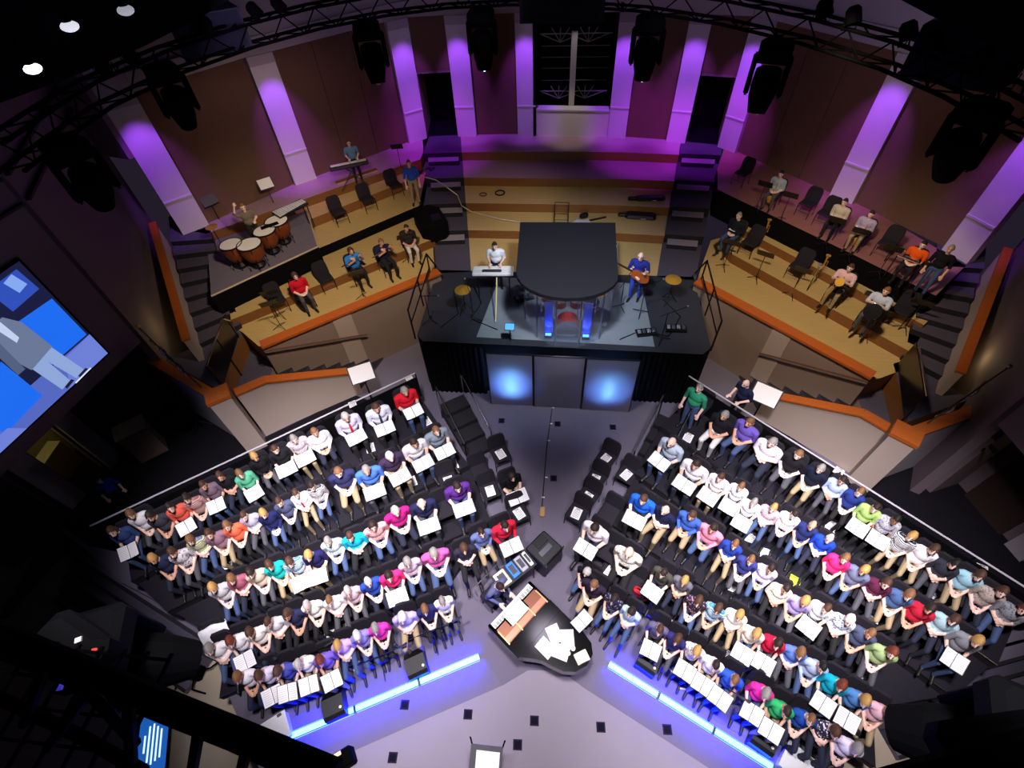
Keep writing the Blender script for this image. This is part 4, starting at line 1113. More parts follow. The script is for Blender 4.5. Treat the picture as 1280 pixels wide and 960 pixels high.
RISER = mat('riser_deck', '#1e1c24', 0.9, noise=0.12, scale=5, spec=0.2)
RISERF = mat('riser_front', '#131218', 0.8)
for bl in ('KB', 'PT'):
    back = ROWS[bl, 0]
    bo = back['o'] - back['f'] * 0.62
    for r in (3, 2, 1, 0):
        R_ = ROWS[bl, r]
        f0 = R_['o'] + R_['f'] * 0.50
        a, b = f0 + R_['d'] * (R_['t0'] - 0.45), f0 + R_['d'] * (R_['t1'] + 0.5)
        if r == 3:      # the wing seats at the inner end stand on the floor
            if bl == 'KB': b = f0 + R_['d'] * (R_['t1'] - 1.9)
            else: a = f0 + R_['d'] * (R_['t0'] + 1.45)
        if r == 0:
            c, e = bo + back['d'] * (back['t1'] + 0.5), bo + back['d'] * (back['t0'] - 0.45)
        else:
            B_ = ROWS[bl, r - 1]; g0 = B_['o'] + B_['f'] * 0.42
            c, e = g0 + B_['d'] * min(B_['t1'] + 0.5, B_['t1'] + .5), g0 + B_['d'] * (B_['t0'] - 0.45)
        z = ROWZ[r]
        dk = MB().prism([a, b, c, e], 0.0, z, 0, 1)
        so = struct(dk.build('choir_riser', [RISER, RISERF]), f'dark carpeted riser deck under {RW[r]} of {BLOCK[bl]}')
        MB().tube([(*a, z), (*b, z)], 0.012, 5).build('edge_strip', STEEL, so)
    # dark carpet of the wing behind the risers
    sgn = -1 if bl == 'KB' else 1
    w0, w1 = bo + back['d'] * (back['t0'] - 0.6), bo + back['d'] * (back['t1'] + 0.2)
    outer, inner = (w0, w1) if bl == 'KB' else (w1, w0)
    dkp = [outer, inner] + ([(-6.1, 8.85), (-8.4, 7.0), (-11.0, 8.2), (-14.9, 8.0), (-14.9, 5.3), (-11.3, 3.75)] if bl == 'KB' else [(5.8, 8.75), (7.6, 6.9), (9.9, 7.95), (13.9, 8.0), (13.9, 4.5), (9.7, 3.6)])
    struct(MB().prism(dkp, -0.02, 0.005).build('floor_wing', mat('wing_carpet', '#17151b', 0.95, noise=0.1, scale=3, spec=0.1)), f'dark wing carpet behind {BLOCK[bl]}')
    # back rail with posts
    a, b = bo + back['d'] * (back['t0'] - 0.6), bo + back['d'] * (back['t1'] + 0.55)
    rl = thing('riser_rail', f'thin steel guard rail behind {BLOCK[bl]}', 'railing')
    z = ROWZ[0]
    MB().tube([(*a, z + 0.95), (*b, z + 0.95)], 0.02, 6).build('top_rail', mat('rail_pale', '#cfcad2', 0.35, 0.2), rl)
    MB().tube([(*a, z + 0.5), (*b, z + 0.5)], 0.015, 6).build('mid_rail', BLACKM, rl)
    n = 7
    for k in range(n):
        p = a + (b - a) * (k / (n - 1))
        MB().tube([(*p, z), (*p, z + 0.95)], 0.018, 6).build('post', BLACKM, rl)
    pan = MB().prism([a, b, b + back['f'] * 0.02, a + back['f'] * 0.02], z, z + 0.8); pan.build('infill_panel', BLACKCLOTH, rl)

# stair units at the inner ends of the risers
for bl, px in (('KB', [(566, 505), (600, 565)]), ('PT', [(838, 530), (806, 590)])):
    p, q = U(*px[0], 0.4), U(*px[1], 0.2)
    d = Vector((q.x - p.x, q.y - p.y)); L = d.length; d.normalize(); n = Vector((-d.y, d.x))
    u = thing('riser_step_unit', f'black step unit with chrome handrails at inner end of {BLOCK[bl]}', 'steps')
    for k in range(4):
        a = Vector((p.x, p.y)) + d * (L * k / 4); b = Vector((p.x, p.y)) + d * (L * (k + 1) / 4)
        z = 0.62 - 0.155 * k
        MB().prism([a - n * 0.36, a + n * 0.36, b + n * 0.36, b - n * 0.36], 0, z).build('step', RISERF, u)
    for s in (-1, 1):
        a = Vector((p.x, p.y)) + n * (0.38 * s); b = Vector((q.x, q.y)) + n * (0.38 * s)
        MB().tube([(*a, 0.0), (*a, 1.45), (*(a + d * .1), 1.5), (*(b - d * .1), 0.95), (*b, 0.9), (*b, 0)], 0.018, 6).build('handrail', CHROME if s > 0 else BLACKM, u)

# wing seats by the aisle, with and without people
def seat_at(px, py, z, rz, label, group='aisle chairs', sc=1.0):
    p = U(px, py, z + 0.47)
    if 'empty' in label: EMPT.append((p.x, p.y, z, rz))
    return take('chair', (p.x, p.y, z), rz, label, group, sc)

rzK, rzP = ROWS['KB', 3]['rz'], ROWS['PT', 3]['rz']
p = U(637, 590, 1.2)
person('folder', (p.x, p.y, 0), rzK, 'black cardigan dress', '#111116', 'dark brown', 'bob', 'person in black with dark hair alone at aisle end of keyboard-side choir', 'choir members', 1.0, long_sleeve=False)
take('chair', (p.x, p.y, 0), rzK, 'black padded chair under person in black at the aisle', 'aisle chairs')
fo = take('folder', (p.x + math.sin(rzK) * 0.43, p.y - math.cos(rzK) * 0.43, 0.7), rzK, 'open music folder held by person in black at the aisle', 'open music folders'); fo.rotation_euler = (0.38, 0, rzK)
p = U(737, 708, 1.2)
person('lap', (p.x, p.y, 0), rzP, 'black sleeveless dress', '#15141c', 'silver', 'bob', 'person in black with silver hair beside piano, tail-side choir', 'choir members', 0.9)
take('chair', (p.x, p.y, 0), rzP, 'black padded chair under silver haired person in black', 'aisle chairs', 0.9)
for i, (x, y) in enumerate([(600, 588), (625, 566), (612, 612), (648, 640), (560, 600)]):
    seat_at(x, y, 0.0 if x > 580 else .4, rzK, 'empty black padded chair at aisle end of keyboard-side choir', 'empty aisle chairs, keyboard-side choir')
for i, (x, y) in enumerate([(758, 572), (784, 592), (745, 598), (735, 620), (722, 640), (762, 640), (800, 665), (765, 712), (790, 728)]):
    seat_at(x, y, 0.0, rzP, 'empty black padded chair at aisle end of tail-side choir', 'empty aisle chairs, tail-side choir')

# song sheets lying on seats
def sheet(px, py, z, rz, label, group):
    """on the seat of an empty chair when one is there, else on the riser deck"""
    best = None
    for (x, y, zz, r) in EMPT:
        q = U(px, py, zz + 0.485); d = math.hypot(q.x - x, q.y - y)
        if d < 0.42 and (best is None or d < best[0]): best = (d, x, y, zz, r)
    if best:
        _, x, y, zz, r = best
        EMPT.remove((x, y, zz, r))
        loc = (x + .05 * math.sin(r), y - .05 * math.cos(r), zz + 0.481)
    else:
        loc = None
        for r_ in range(5):
            R_ = ROWS['KB' if px < 690 else 'PT', r_]
            q = U(px, py, ROWZ[r_]); of = (Vector((q.x, q.y)) - R_['o']).dot(R_['f'])
            if -0.6 < of < 0.46:
                loc = (q.x, q.y, ROWZ[r_] + 0.002); break
        if loc is None:
            q = U(px, py, 0); loc = (q.x, q.y, 0.002)
    if group:
        bk_ = 'keyboard-side choir' if px < 690 else 'tail-side choir'
        where = RW[min(range(5), key=lambda k: abs(ROWZ[k] - (best[3] if best else loc[2])))] if (loc[2] > 0.1 and not (best and best[3] == 0)) else 'aisle end'
        place = 'on an empty chair' if best else 'on the deck'
        label = f'printed white song sheet {place}, {where} of {bk_}'; group = f'song sheets {place}, {where} of {bk_}'
    o = link('song_sheet', SHEET, None, loc, rz); tag(o, label, 'sheet', group)
    return o

for (x, y, z) in [(512, 474, 1.75), (441, 506, 1.75), (533, 527, 1.55), (463, 560, 1.3), (515, 602, 1.1), (567, 581, 1.1), (505, 631, 1.1), (547, 613, .95), (605, 600, 0.5), (625, 570, 0.5), (640, 620, 0.5), (652, 634, 0.5), (575, 675, 0.7), (548, 718, 0.5), (217, 670, 1.3), (284, 704, 1.1), (404, 715, 0.95), (412, 797, 0.5), (436, 787, 0.5)]:
    sheet(x, y, z, rzK + random.uniform(-.2, .2), 'printed white song sheet on a chair of the keyboard-side choir', 'song sheets, keyboard-side choir')
for (x, y, z) in [(760, 575, 0.5), (777, 602, 0.5), (750, 596, 0.5), (739, 621, 0.5), (728, 636, 0.5), (860, 547, 1.3), (1048, 590, 1.5), (1038, 658, 1.1), (938, 671, 0.9), (957, 693, 0.9), (762, 704, 0.5), (827, 701, 0.7), (914, 731, 0.9), (922, 759, 0.7), (842, 786, 0.5), (909, 822, 0.5), (1079, 841, 0.7), (1091, 769, 1.0), (1170, 743, 1.3), (1228, 713, 1.5)]:
    sheet(x, y, z, rzP + random.uniform(-.2, .2), 'printed white song sheet on a chair of the tail-side choir', 'song sheets, tail-side choir')
o = sheet(993, 728, 1.0, rzP, 'lime green song sheet among the tail-side choir', None)
o.material_slots[0].link = 'OBJECT'; o.material_slots[0].material = mat('lime_paper', '#c8ee1c', 0.7)
bp_ = U(801, 742, 0.55)
bag = thing('red_bag', 'red tote bag on an aisle chair of the tail-side choir', 'bag', (bp_.x, bp_.y, 0.42), rzP)
MB().rbox((0, 0, 0.13), (0.34, 0.14, 0.26), 0.04).build('body', RED, bag)
MB().tube([(-0.1, 0, 0.25), (-0.08, 0, 0.37), (0.08, 0, 0.37), (0.1, 0, 0.25)], 0.01, 6).build('handle', RED, bag)
jk = MB()
N = 9
for i in range(N):
    for j in range(N):
        u_, v_ = i / (N - 1) * 2 - 1, j / (N - 1) * 2 - 1
        jk.v.append((u_ * 0.27, v_ * 0.2 + 0.2, 0.82 - 0.30 * abs(v_) ** 1.6 - 0.10 * u_ * u_ + 0.02 * math.sin(6 * u_ + 4 * v_)))
for i in range(N - 1):
    for j in range(N - 1):
        jk.f.append((i * N + j, (i + 1) * N + j, (i + 1) * N + j + 1, i * N + j + 1)); jk.m.append(0)
p = U(285, 776, 0.85)
jo = tag(jk.build('white_jacket', mat('jacket_white', '#eeeef2', 0.85), None, (p.x - .12, p.y - .36, 0.2), rzK, True), 'white jacket draped over an empty chair, outer end of keyboard-side choir', 'jacket')
take('chair', (p.x - .12, p.y - .36, 0.2), rzK, 'black padded chair beneath the draped white jacket', 'choir chairs')

# ================================================================== STAGE FLOOR
LEDC = mat('led_core', '#101820', 0.4, emit=(0.10, 0.55, 1.0), estr=7.0)
LEDB = mat('led_blue', '#1020ff', 0.4, emit=(0.0006, 0.0012, 1.0), estr=620.0)
# blue LED battens: each run is made of three fixtures end to end
def battens(pa, pb, side):
    a, b = U(*pa, 0.08), U(*pb, 0.08)
    d = (b - a); L = d.length; d.normalize(); rz = math.atan2(d.y, d.x)
    n = 3; l = L / n
    for k in range(n):
        c = a + d * (l * (k + .5))
        t = thing('led_batten', f'glowing blue LED batten on stage floor, {["outer", "middle", "inner"][k]} one before {side}', 'light', (c.x, c.y, 0), rz, 'blue LED battens')
        MB().box((0, 0, 0.03), (l - 0.02, 0.13, 0.06)).build('housing', BLACKM, t)
        MB().box((0, 0, 0.066), (l - 0.05, 0.10, 0.012)).build('diffuser', LEDC, t)
        MB().box((0, -0.07, 0.035), (l - 0.05, 0.012, 0.03)).build('side_strip', LEDB, t)
        MB().box((0, 0.07, 0.035), (l - 0.05, 0.012, 0.02)).build('side_strip', LEDB, t)
battens((358, 922), (600, 820), 'keyboard-side choir')
battens((968, 960), (760, 829), 'tail-side choir')

# floor monitors
def wedge(px, py, rz, label):
    p = U(px, py, 0.2)
    t = thing('floor_monitor', label, 'speaker', (p.x, p.y, 0), rz)
    b = MB()
    prof = [(-0.26, 0), (0.26, 0), (0.26, 0.12), (0.10, 0.36), (-0.2, 0.36), (-0.26, 0.28)]
    vs = [(-0.2, -y, z) for y, z in prof] + [(0.2, -y, z) for y, z in prof]; n = len(prof)
    b.add(vs, [tuple(range(n)), tuple(range(2 * n - 1, n - 1, -1))] + [(i, i + n, (i + 1) % n + n, (i + 1) % n) for i in range(n)])
    b.build('cabinet', mat('monitor_black', '#131318', 0.6), t)
    b = MB().add([(-0.18, -0.255, 0.135), (0.18, -0.255, 0.135), (0.18, -0.11, 0.352), (-0.18, -0.11, 0.352)], [(0, 1, 2, 3)])
    for v in range(4): b.v[v] = (b.v[v][0], b.v[v][1] - 0.008, b.v[v][2] + 0.006)
    b.build('grille', BLACKM, t)
    MB().lathe([(0.025, 0), (0.025, 0.006)], (-0.14, 0.13, 0.36), 10).build('badge', WHITEP, t)
wedge(520, 829, rzK + math.pi, 'black wedge monitor behind inner blue batten, keyboard-side choir')
wedge(418, 880, rzK + math.pi, 'black wedge monitor behind outer blue batten, keyboard-side choir')
wedge(812, 824, rzP + math.pi, 'black wedge monitor behind inner blue batten, tail-side choir')
wedge(955, 920, rzP + math.pi, 'black wedge monitor behind outer blue batten, tail-side choir')

# boxes, tape arrows, cable
def pale_box(px, py, rz, label):
    p = U(px, py, 0.15)
    t = thing('equipment_box', label, 'box', (p.x, p.y, 0), rz)
    MB().rbox((0, 0, 0.11), (0.5, 0.46, 0.22), 0.02).build('body', mat('box_white', '#dcdce4', 0.6), t)
    MB().box((0, 0, 0.225), (0.52, 0.48, 0.02)).build('lid', mat('box_lid', '#e6e6ee', 0.5), t)
    MB().box((0.15, 0.2, 0.24), (0.08, 0.05, 0.03)).build('latch', INK, t)
pale_box(345, 914, rzK + .15, 'white equipment box at outer end of keyboard-side battens')
pale_box(996, 955, rzP - .1, 'white equipment box at outer end of tail-side battens')
def arrow(px, py, rz, label):
    p = U(px, py, 0.002)
    m = MB()
    for a, L in ((0.0, 0.55), (0.65, 0.26), (-0.65, 0.26)):
        M = Matrix.Rotation(a, 3, 'Z')
        m.box(M @ Vector((-L / 2, 0, 0.002)), (L, 0.03, 0.003), M=M)
    tag(m.build('tape_arrow', WHITEP, None, (p.x, p.y, 0.001), rz), label, 'tape')
arrow(432, 834, 3.6, 'white tape arrow on stage floor before keyboard-side choir')
arrow(863, 863, -0.75, 'white tape arrow on stage floor before tail-side choir')
p0, p1 = U(691, 505), U(677, 640)
cb = thing('floor_cable', 'thin dark cable with white tape marks running towards band platform', 'cable')
MB().tube([(p0.x, p0.y, 0.01), (p0.x - 0.1, p0.y - 1.4, 0.01), (p1.x, p1.y, 0.01)], 0.014, 6).build('cable', BLACKM, cb)
for (x, y) in [(691, 510), (689, 530), (686, 551), (683, 597), (679, 622)]:
    q = U(x, y); MB().box((q.x, q.y, 0.012), (0.07, 0.03, 0.02)).build('tape_mark', WHITEP, cb)
q = U(678, 641); tag(MB().rbox((q.x, q.y, 0.05), (0.13, 0.26, 0.1), 0.02).build('cable_box', mat('tan_plastic', '#b08a5c', 0.6)), 'small tan connector box at end of aisle cable', 'box')

# ================================================================== GRAND PIANO
A, B = U(611, 783, 0.75), U(662, 728, 0.75)
e = (A - B); kw = e.length; pc = (A + B) / 2
ang = math.atan2(e.y, e.x)           # local +x runs from the bass end to the treble end
sc = kw / 1.42
pn = thing('grand_piano', 'black grand piano with open keyboard and papers on its lid', 'piano', (pc.x, pc.y, 0), ang)
pn.scale = (sc,) * 3
# local: keyboard along x, player at -y, tail at +y (checked: player sits up-screen)
out = [(-0.73, 0.02), (0.73, 0.02), (0.73, 0.75), (0.68, 1.0), (0.52, 1.2), (0.38, 1.4), (0.30, 1.65), (0.2, 1.9), (0.02, 2.1), (-0.25, 2.2), (-0.52, 2.15), (-0.68, 1.98), (-0.73, 1.7)]
flip = -1
def F(poly): return [(x, y) for x, y in poly]
MB().prism(F(out), 0.6, 0.95).build('case', BLACKGLOSS, pn)
kb = MB().box((0, 0.09, 0.735), (1.28, 0.15, 0.03)); kb.build('white_keys', mat('ivory', '#efece6', 0.3), pn)
bk = MB()
for o_ in range(52):
    if o_ % 7 in (0, 1, 3, 4, 5) and o_ < 51:
        bk.box((-0.615 + o_ * 0.0241 + 0.012, 0.125, 0.757), (0.012, 0.09, 0.014))
bk.build('black_keys', BLACKGLOSS, pn)['kind'] = 'stuff'
MB().box((0, 0.0, 0.70), (1.44, 0.05, 0.08)).build('key_slip', BLACKGLOSS, pn)
for sx in (-1, 1):
    MB().rbox((sx * 0.69, 0.1, 0.82), (0.08, 0.24, 0.26), 0.02).build('cheek', BLACKGLOSS, pn)
# cut-away look: keyboard well sits on top of the case front
MB().box((0, 0.09, 0.955), (1.3, 0.155, 0.012)).build('key_bed', mat('ivory', '#efece6', 0.3), pn)
for o_ in range(52):
    pass
bk = MB()
for o_ in range(51):
    if o_ % 7 in (0, 1, 3, 4, 5):
        bk.box((-0.63 + o_ * 0.0247 + 0.012, 0.12, 0.968), (0.012, 0.09, 0.014))
bk.build('sharp_keys', BLACKGLOSS, pn)['kind'] = 'stuff'
# action and strings seen behind the keys, music lying across
MB().box((0, 0.42, 0.957), (1.30, 0.42, 0.014)).build('plate', mat('iron_plate', '#7a4a34', 0.35, 0.5), pn)
for x0, w in ((-0.44, 0.4), (0.0, 0.42), (0.44, 0.4)):
    MB().box((x0, 0.54, 0.972), (w, 0.14, 0.02)).build('damper_rail', mat('copper_strings', '#b4735a', 0.35, 0.4), pn)
for x in (-0.65, -0.22, 0.22, 0.65):
    MB().box((x, 0.46, 0.98), (0.03, 0.4, 0.03)).build('plate_bar', mat('gold_bar', '#c8a070', 0.3, 0.6), pn)
MB().box((0.05, 0.28, 1.0), (0.62, 0.24, 0.012)).build('music_desk', BLACKGLOSS, pn)
MB().prism([(-0.73, 0.66)] + [q for q in out[2:]] , 0.96, 0.985).build('lid', BLACKGLOSS, pn)
MB().prism([(-0.73, 0.66), (0.73, 0.66), (0.73, 1.0), (-0.73, 1.0)], 0.987, 1.005).build('front_lid', BLACKGLOSS, pn)
for lx, ly in ((-0.6, 0.3), (0.6, 0.3), (-0.25, 1.9)):
    MB().tube([(lx, ly, 0.62), (lx, ly, 0.08)], [0.06, 0.04], 10).build('leg', BLACKGLOSS, pn)
    MB().lathe([(0.03, -0.04), (0.045, 0), (0.03, 0.04)], (lx, ly, 0.045), 8).build('caster', BRASS, pn)
MB().tube([(0, 0.6, 0.62), (0, 0.55, 0.12)], 0.03, 6).build('pedal_lyre', BLACKGLOSS, pn)
cR, sR = math.cos(ang), math.sin(ang)
def onp(x, y, z=1.0):
    return Vector((pc.x + (x * cR - y * sR) * sc, pc.y + (x * sR + y * cR) * sc, z * sc))
def lidsheet(x, y, rz, label, w=0.22, h=0.3, m=WHITEP, dz=0.0):
    q = onp(x, y, 1.008)
    m_ = MB().box((0, 0, 0.003), (w, h, 0.005))
    for k in range(5): m_.box((0, h * (0.3 - 0.15 * k), 0.006), (w * .7, 0.006, 0.001), mi=1)
    tag(m_.build('loose_sheet', [m, mat('stave_ink', '#b9b6c0', 0.8)], None, (q.x, q.y, q.z + dz), ang + rz), label, 'sheet', 'papers on the piano')
for i, (px, py, rz, w, h) in enumerate([(693, 793, 0.5, .26, .34), (709, 799, 0.1, .26, .34), (682, 810, 0.9, .26, .34), (700, 815, 1.3, .26, .34)]):
    q = U(px, py, 1.0 * sc)
    m_ = MB().box((0, 0, 0.003), (w, h, 0.005))
    for k in range(6): m_.box((0, h * (0.3 - 0.12 * k), 0.006), (w * .7, 0.006, 0.001), mi=1)
    tag(m_.build('loose_sheet', [WHITEP, MATS['stave_ink']], None, (q.x, q.y, 1.012 * sc + 0.006 * i), rz), 'white sheet in the loose pile on the piano lid', 'sheet', 'papers on the piano lid')
q = U(727, 777, 1.0 * sc); fo = take('folder', (q.x, q.y, 1.03 * sc), 0.8, 'open picture booklet lying on piano lid near the bass side', None, 0.8)
q = U(727, 822, 1.0 * sc); tag(MB().rbox((0, 0, 0.03), (0.26, 0.2, 0.05), 0.01).build('tissue_box', mat('tissue_box', '#e6ddc2', 0.6), None, (q.x, q.y, 1.01 * sc), 0.5), 'cream tissue box on the tail of the piano', 'box')
for px, py in ((710, 818), (716, 812)):
    q = U(px, py, 1.0 * sc); tag(MB().lathe([(0.035, 0), (0.045, 0.1), (0.04, 0.1), (0.03, 0.01)], (0, 0, 0), 12).build('paper_cup', WHITEP, None, (q.x, q.y, 1.0 * sc)), 'small white paper cup on the piano lid', 'cup', 'cups on the piano lid')
q = onp(0.05, 0.28, 1.012); tag(MB().box((0, 0, 0.004), (0.46, 0.27, 0.006)).box((0, 0, 0.008), (0.006, 0.26, 0.002), mi=1).build('music_book', [WHITEP, INK], None, (q.x, q.y, q.z), ang), 'white open music book on the piano music desk', 'book')
# pianist
q = onp(-0.02, -0.52, 0)
person('keysit', (q.x, q.y, 0.02), ang + math.pi, 'slate blue shirt', '#5c6084', 'dark brown', 'short', 'pianist in slate blue shirt seated at the grand piano', None, 1.0, long_sleeve=True)
q = onp(-0.02, -0.55, 0)
bc = thing('piano_bench', 'black piano bench with chrome back rail under the pianist', 'bench', (q.x, q.y, 0), ang)
MB().rbox((0, 0, 0.45), (0.62, 0.36, 0.07), 0.02).build('seat', CHAIRCLOTH, bc)
for sx in (-1, 1):
    for sy in (-1, 1): MB().tube([(sx * .28, sy * .15, .42), (sx * .28, sy * .15, 0)], .018, 6).build('leg', BLACKM, bc)
MB().tube([(-.33, -.22, .42), (-.33, -.28, .85), (.33, -.28, .85), (.33, -.22, .42)], .016, 8).build('back_rail', CHROME, bc)

# keyboard rack and cart beside the piano
q = U(642, 712, 0.9)
rk = thing('mixer_stand', 'small stand with mixers and a blue box beside the piano keyboard', 'stand', (q.x, q.y, 0), 0.75)
MB().box((0, 0, 0.84), (0.95, 0.4, 0.03)).build('shelf', BLACKM, rk)
for sx in (-1, 1):
    for sy in (-1, 1): MB().tube([(sx * .42, sy * .16, .84), (sx * .42, sy * .16, 0)], .015, 6).build('leg', BLACKM, rk)
for i, (x, w, h, m_, lab) in enumerate(((-0.30, 0.3, 0.05, mat('mixer_cream', '#d9d4c4', .5), 'cream mixer on the stand beside piano'), (-0.02, 0.2, 0.09, mat('blue_box', '#2c7ad8', .5), 'bright blue box on the stand beside piano'), (0.2, 0.18, 0.07, mat('mixer_grey', '#a9a9b8', .4), 'grey mixer on the stand beside piano'), (0.38, 0.1, 0.06, WHITEP, 'small white unit on the stand beside piano'))):
    c, s_ = math.cos(0.75), math.sin(0.75)
    t = thing('audio_unit', lab, 'mixer', (q.x + x * c, q.y + x * s_, 0.855), 0.75)
    MB().rbox((0, 0, h / 2), (w * .9, 0.34, h), 0.01).build('case', m_, t)
    MB().box((0, 0, h + .003), (w * .55, 0.2, 0.006)).build('panel', INK, t)
    for k in range(3): MB().lathe([(0.012, 0), (0.01, 0.02)], (0.0 + (k - 1) * w * .2, .1, h), 8).build('knob', BLACKM, t)
q = U(680, 690, 0.5)
ct = thing('audio_cart', 'black equipment cart with silver unit between choir blocks', 'cart', (q.x, q.y, 0), -0.7)
MB().rbox((0, 0, 0.42), (0.6, 0.62, 0.6), 0.03).build('case', mat('cart_black', '#14141c', 0.5), ct)
MB().box((0.06, -0.02, 0.75), (0.12, 0.34, 0.05)).build('silver_unit', STEEL, ct)
MB().box((-0.16, 0.05, 0.74), (0.2, 0.3, 0.03)).build('lid', BLACKM, ct)
MB().tube([(0.32, -0.28, 0.72), (0.32, -0.28, 0.9), (0.32, 0.28, 0.9), (0.32, 0.28, 0.72)], 0.014, 6).build('push_handle', CHROME, ct)
for sx in (-1, 1):
    for sy in (-1, 1): MB().lathe([(0.05, -.02), (0.05, .02)], (sx * .25, sy * .25, .06), 10, M=Matrix.Rotation(math.pi / 2, 3, 'X')).build('caster', BLACKM, ct)

# ================================================================== MUSIC AND MIC STANDS
def make_stand():
    t = thing('music_stand', 'x', 'stand')
    for k in range(3):
        a = 2 * math.pi * k / 3
        MB().tube([(0, 0, 0.16), (0.26 * math.cos(a), 0.26 * math.sin(a), 0.01)], 0.01, 5).build('foot', BLACKM, t)
    MB().tube([(0, 0, 0.1), (0, 0, 0.92)], 0.012, 6).build('pole', BLACKM, t)
    Md = Matrix.Rotation(0.55, 3, 'X')
    MB().box((0, 0, 1.0), (0.5, 0.012, 0.34), M=Matrix.Rotation(-0.6, 3, 'X')).build('desk', BLACKM, t)
    MB().box((0, -0.11, 0.87), (0.5, 0.05, 0.012)).build('desk_lip', BLACKM, t)
    return t
STAND = make_stand()
def stand(px, py, z, rz, label, sheetw=None, group=None):
    p = U(px, py, z); dup(STAND, (p.x, p.y, z), rz, label, group, 0.8 if z > 3 else 0.9)
    if sheetw:
        M = Matrix.Rotation(rz, 3, 'Z') @ Matrix.Rotation(-0.6, 3, 'X')
        m_ = MB().box(M @ Vector((0, -0.012, 0.0)), (sheetw, 0.006, 0.31), M=M)
        tag(m_.build('stand_score', WHITEP, None, (p.x, p.y, z + (.8 if z > 3 else .9))), 'white score on ' + label, 'score')
for (x, y, rz, lab) in ((452, 467, rzK, 'tall stand with large white score behind keyboard-side back row'), (957, 494, rzP, 'tall stand with large white score by the navy shirted leader')):
    p = U(x, y, 1.75)
    t = thing('score_easel', lab, 'stand', (p.x, p.y, 0), rz)
    MB().tube([(0, 0, 0), (0, 0, 1.7)], .02, 6).build('pole', BLACKM, t)
    MB().box((0, .02, 1.75), (.66, .02, .5), M=Matrix.Rotation(-0.7, 3, 'X')).build('desk', BLACKM, t)
    MB().box((0, 0, 1.765), (.6, .01, .45), M=Matrix.Rotation(-0.7, 3, 'X')).build('score', WHITEP, t)
    for k in range(3): MB().tube([(0, 0, .3), (.3 * math.cos(k * 2.1), .3 * math.sin(k * 2.1), 0.01)], .015, 5).build('foot', BLACKM, t)
for i, (x, y, rz) in enumerate([(352, 410, rzK), (352, 396, rzK), (455, 372, rzK), (512, 326, rzK)]):
    stand(x, y, 2.0, rz + math.pi, f'black music stand on the lowest woodwind terrace', None, 'woodwind stands')
for i, (x, y) in enumerate([(904, 335), (944, 350), (988, 370), (1030, 392), (1080, 422), (1128, 412)]):
    stand(x, y, 2.0 if i < 5 else 2.3, rzP + math.pi, 'black music stand on the brass terraces', None, 'brass stands')
for i, (x, y) in enumerate([(945, 262), (975, 276), (1030, 308), (1058, 322), (1096, 344), (1140, 366)]):
    stand(x, y, ZT, rzP + math.pi, 'black music stand on the saxophone terrace', None, 'saxophone stands')
stand(1072, 402, 2.05, rzP + math.pi, 'music stand with bright white score on the brass terrace', 0.5)
stand(502, 212, ZT, 0.2 + math.pi, 'stand carrying a small purple lit screen on the top terrace')
for (x, y, z, rz, lab) in [(393, 830, 0, rzK, 'black boom stand before keyboard-side front row, near white tee'), (480, 832, 0, rzK, 'black low stand before keyboard-side front row, near pink tee'), (545, 800, 0, rzK, 'black boom stand before inner end of keyboard-side front row'), (878, 855, 0, rzP, 'black boom stand before tail-side front row'), (985, 905, 0, rzP, 'black boom stand at outer end of tail-side front row')]:
    p = U(x, y, z)
    t = thing('boom_stand', lab, 'stand', (p.x, p.y, z), rz)
    for k in range(3):
        a = 2 * math.pi * k / 3 + .4
        MB().tube([(0, 0, 0.14), (0.3 * math.cos(a), 0.3 * math.sin(a), 0.01)], 0.012, 5).build('foot', BLACKM, t)
    MB().tube([(0, 0, 0.1), (0, 0, 0.7)], 0.012, 6).build('pole', BLACKM, t)
    MB().tube([(-0.45, 0.05, 0.62), (0.5, -0.05, 0.85)], 0.01, 6).build('boom', BLACKM, t)
    MB().lathe([(0.015, 0), (0.022, 0.05), (0.022, 0.14), (0.03, 0.19), (0.0, 0.21)], (0.48, -0.05, 0.85), 8, M=Matrix.Rotation(1.2, 3, 'Y')).build('microphone', mat('mic_grey', '#33333a', .4), t)

# ================================================================== BAND ON THE PLATFORM
ZB = 2.012
# drum shield: clear panels under a dark D-shaped roof
ds = thing('drum_shield', 'clear drum booth with black D-shaped padded roof on band platform', 'drum shield')
arc = [(-1.22, 12.1)] + [(-1.14, 9.95)] + [(0.12 + 1.25 * math.cos(a), 9.95 + 0.98 * math.sin(a)) for a in np.linspace(math.pi + .25, 2 * math.pi - .25, 11)] + [(1.34, 9.95), (1.36, 12.15)]
MB().prism(arc, 3.82, 3.92).build('roof_pad', mat('roof_pad', '#15141f', 0.8, noise=.15, scale=3), ds)
GLASS = bpy.data.materials.new('clear_acrylic'); GLASS.use_nodes = True
gnt = GLASS.node_tree; gb = gnt.nodes['Principled BSDF']; gb.inputs['Base Color'].default_value = (0.8, 0.88, 1, 1); gb.inputs['Roughness'].default_value = 0.05
gt = gnt.nodes.new('ShaderNodeBsdfTransparent'); gt.inputs[0].default_value = (0.92, 0.95, 1, 1); gm = gnt.nodes.new('ShaderNodeMixShader'); gm.inputs[0].default_value = 0.12
gnt.links.new(gt.outputs[0], gm.inputs[1]); gnt.links.new(gb.outputs[0], gm.inputs[2]); gnt.links.new(gm.outputs[0], gnt.nodes['Material Output'].inputs['Surface'])
base = [(-1.12, 11.3), (-0.98, 10.3), (-0.6, 9.58), (-0.1, 9.28), (0.5, 9.28), (1.05, 9.6), (1.36, 10.35), (1.38, 11.3)]
for a, b in zip(base[:-1], base[1:]):
    MB().wall(a, b, ZB, 3.8, 0.012).build('clear_panel', GLASS, ds)
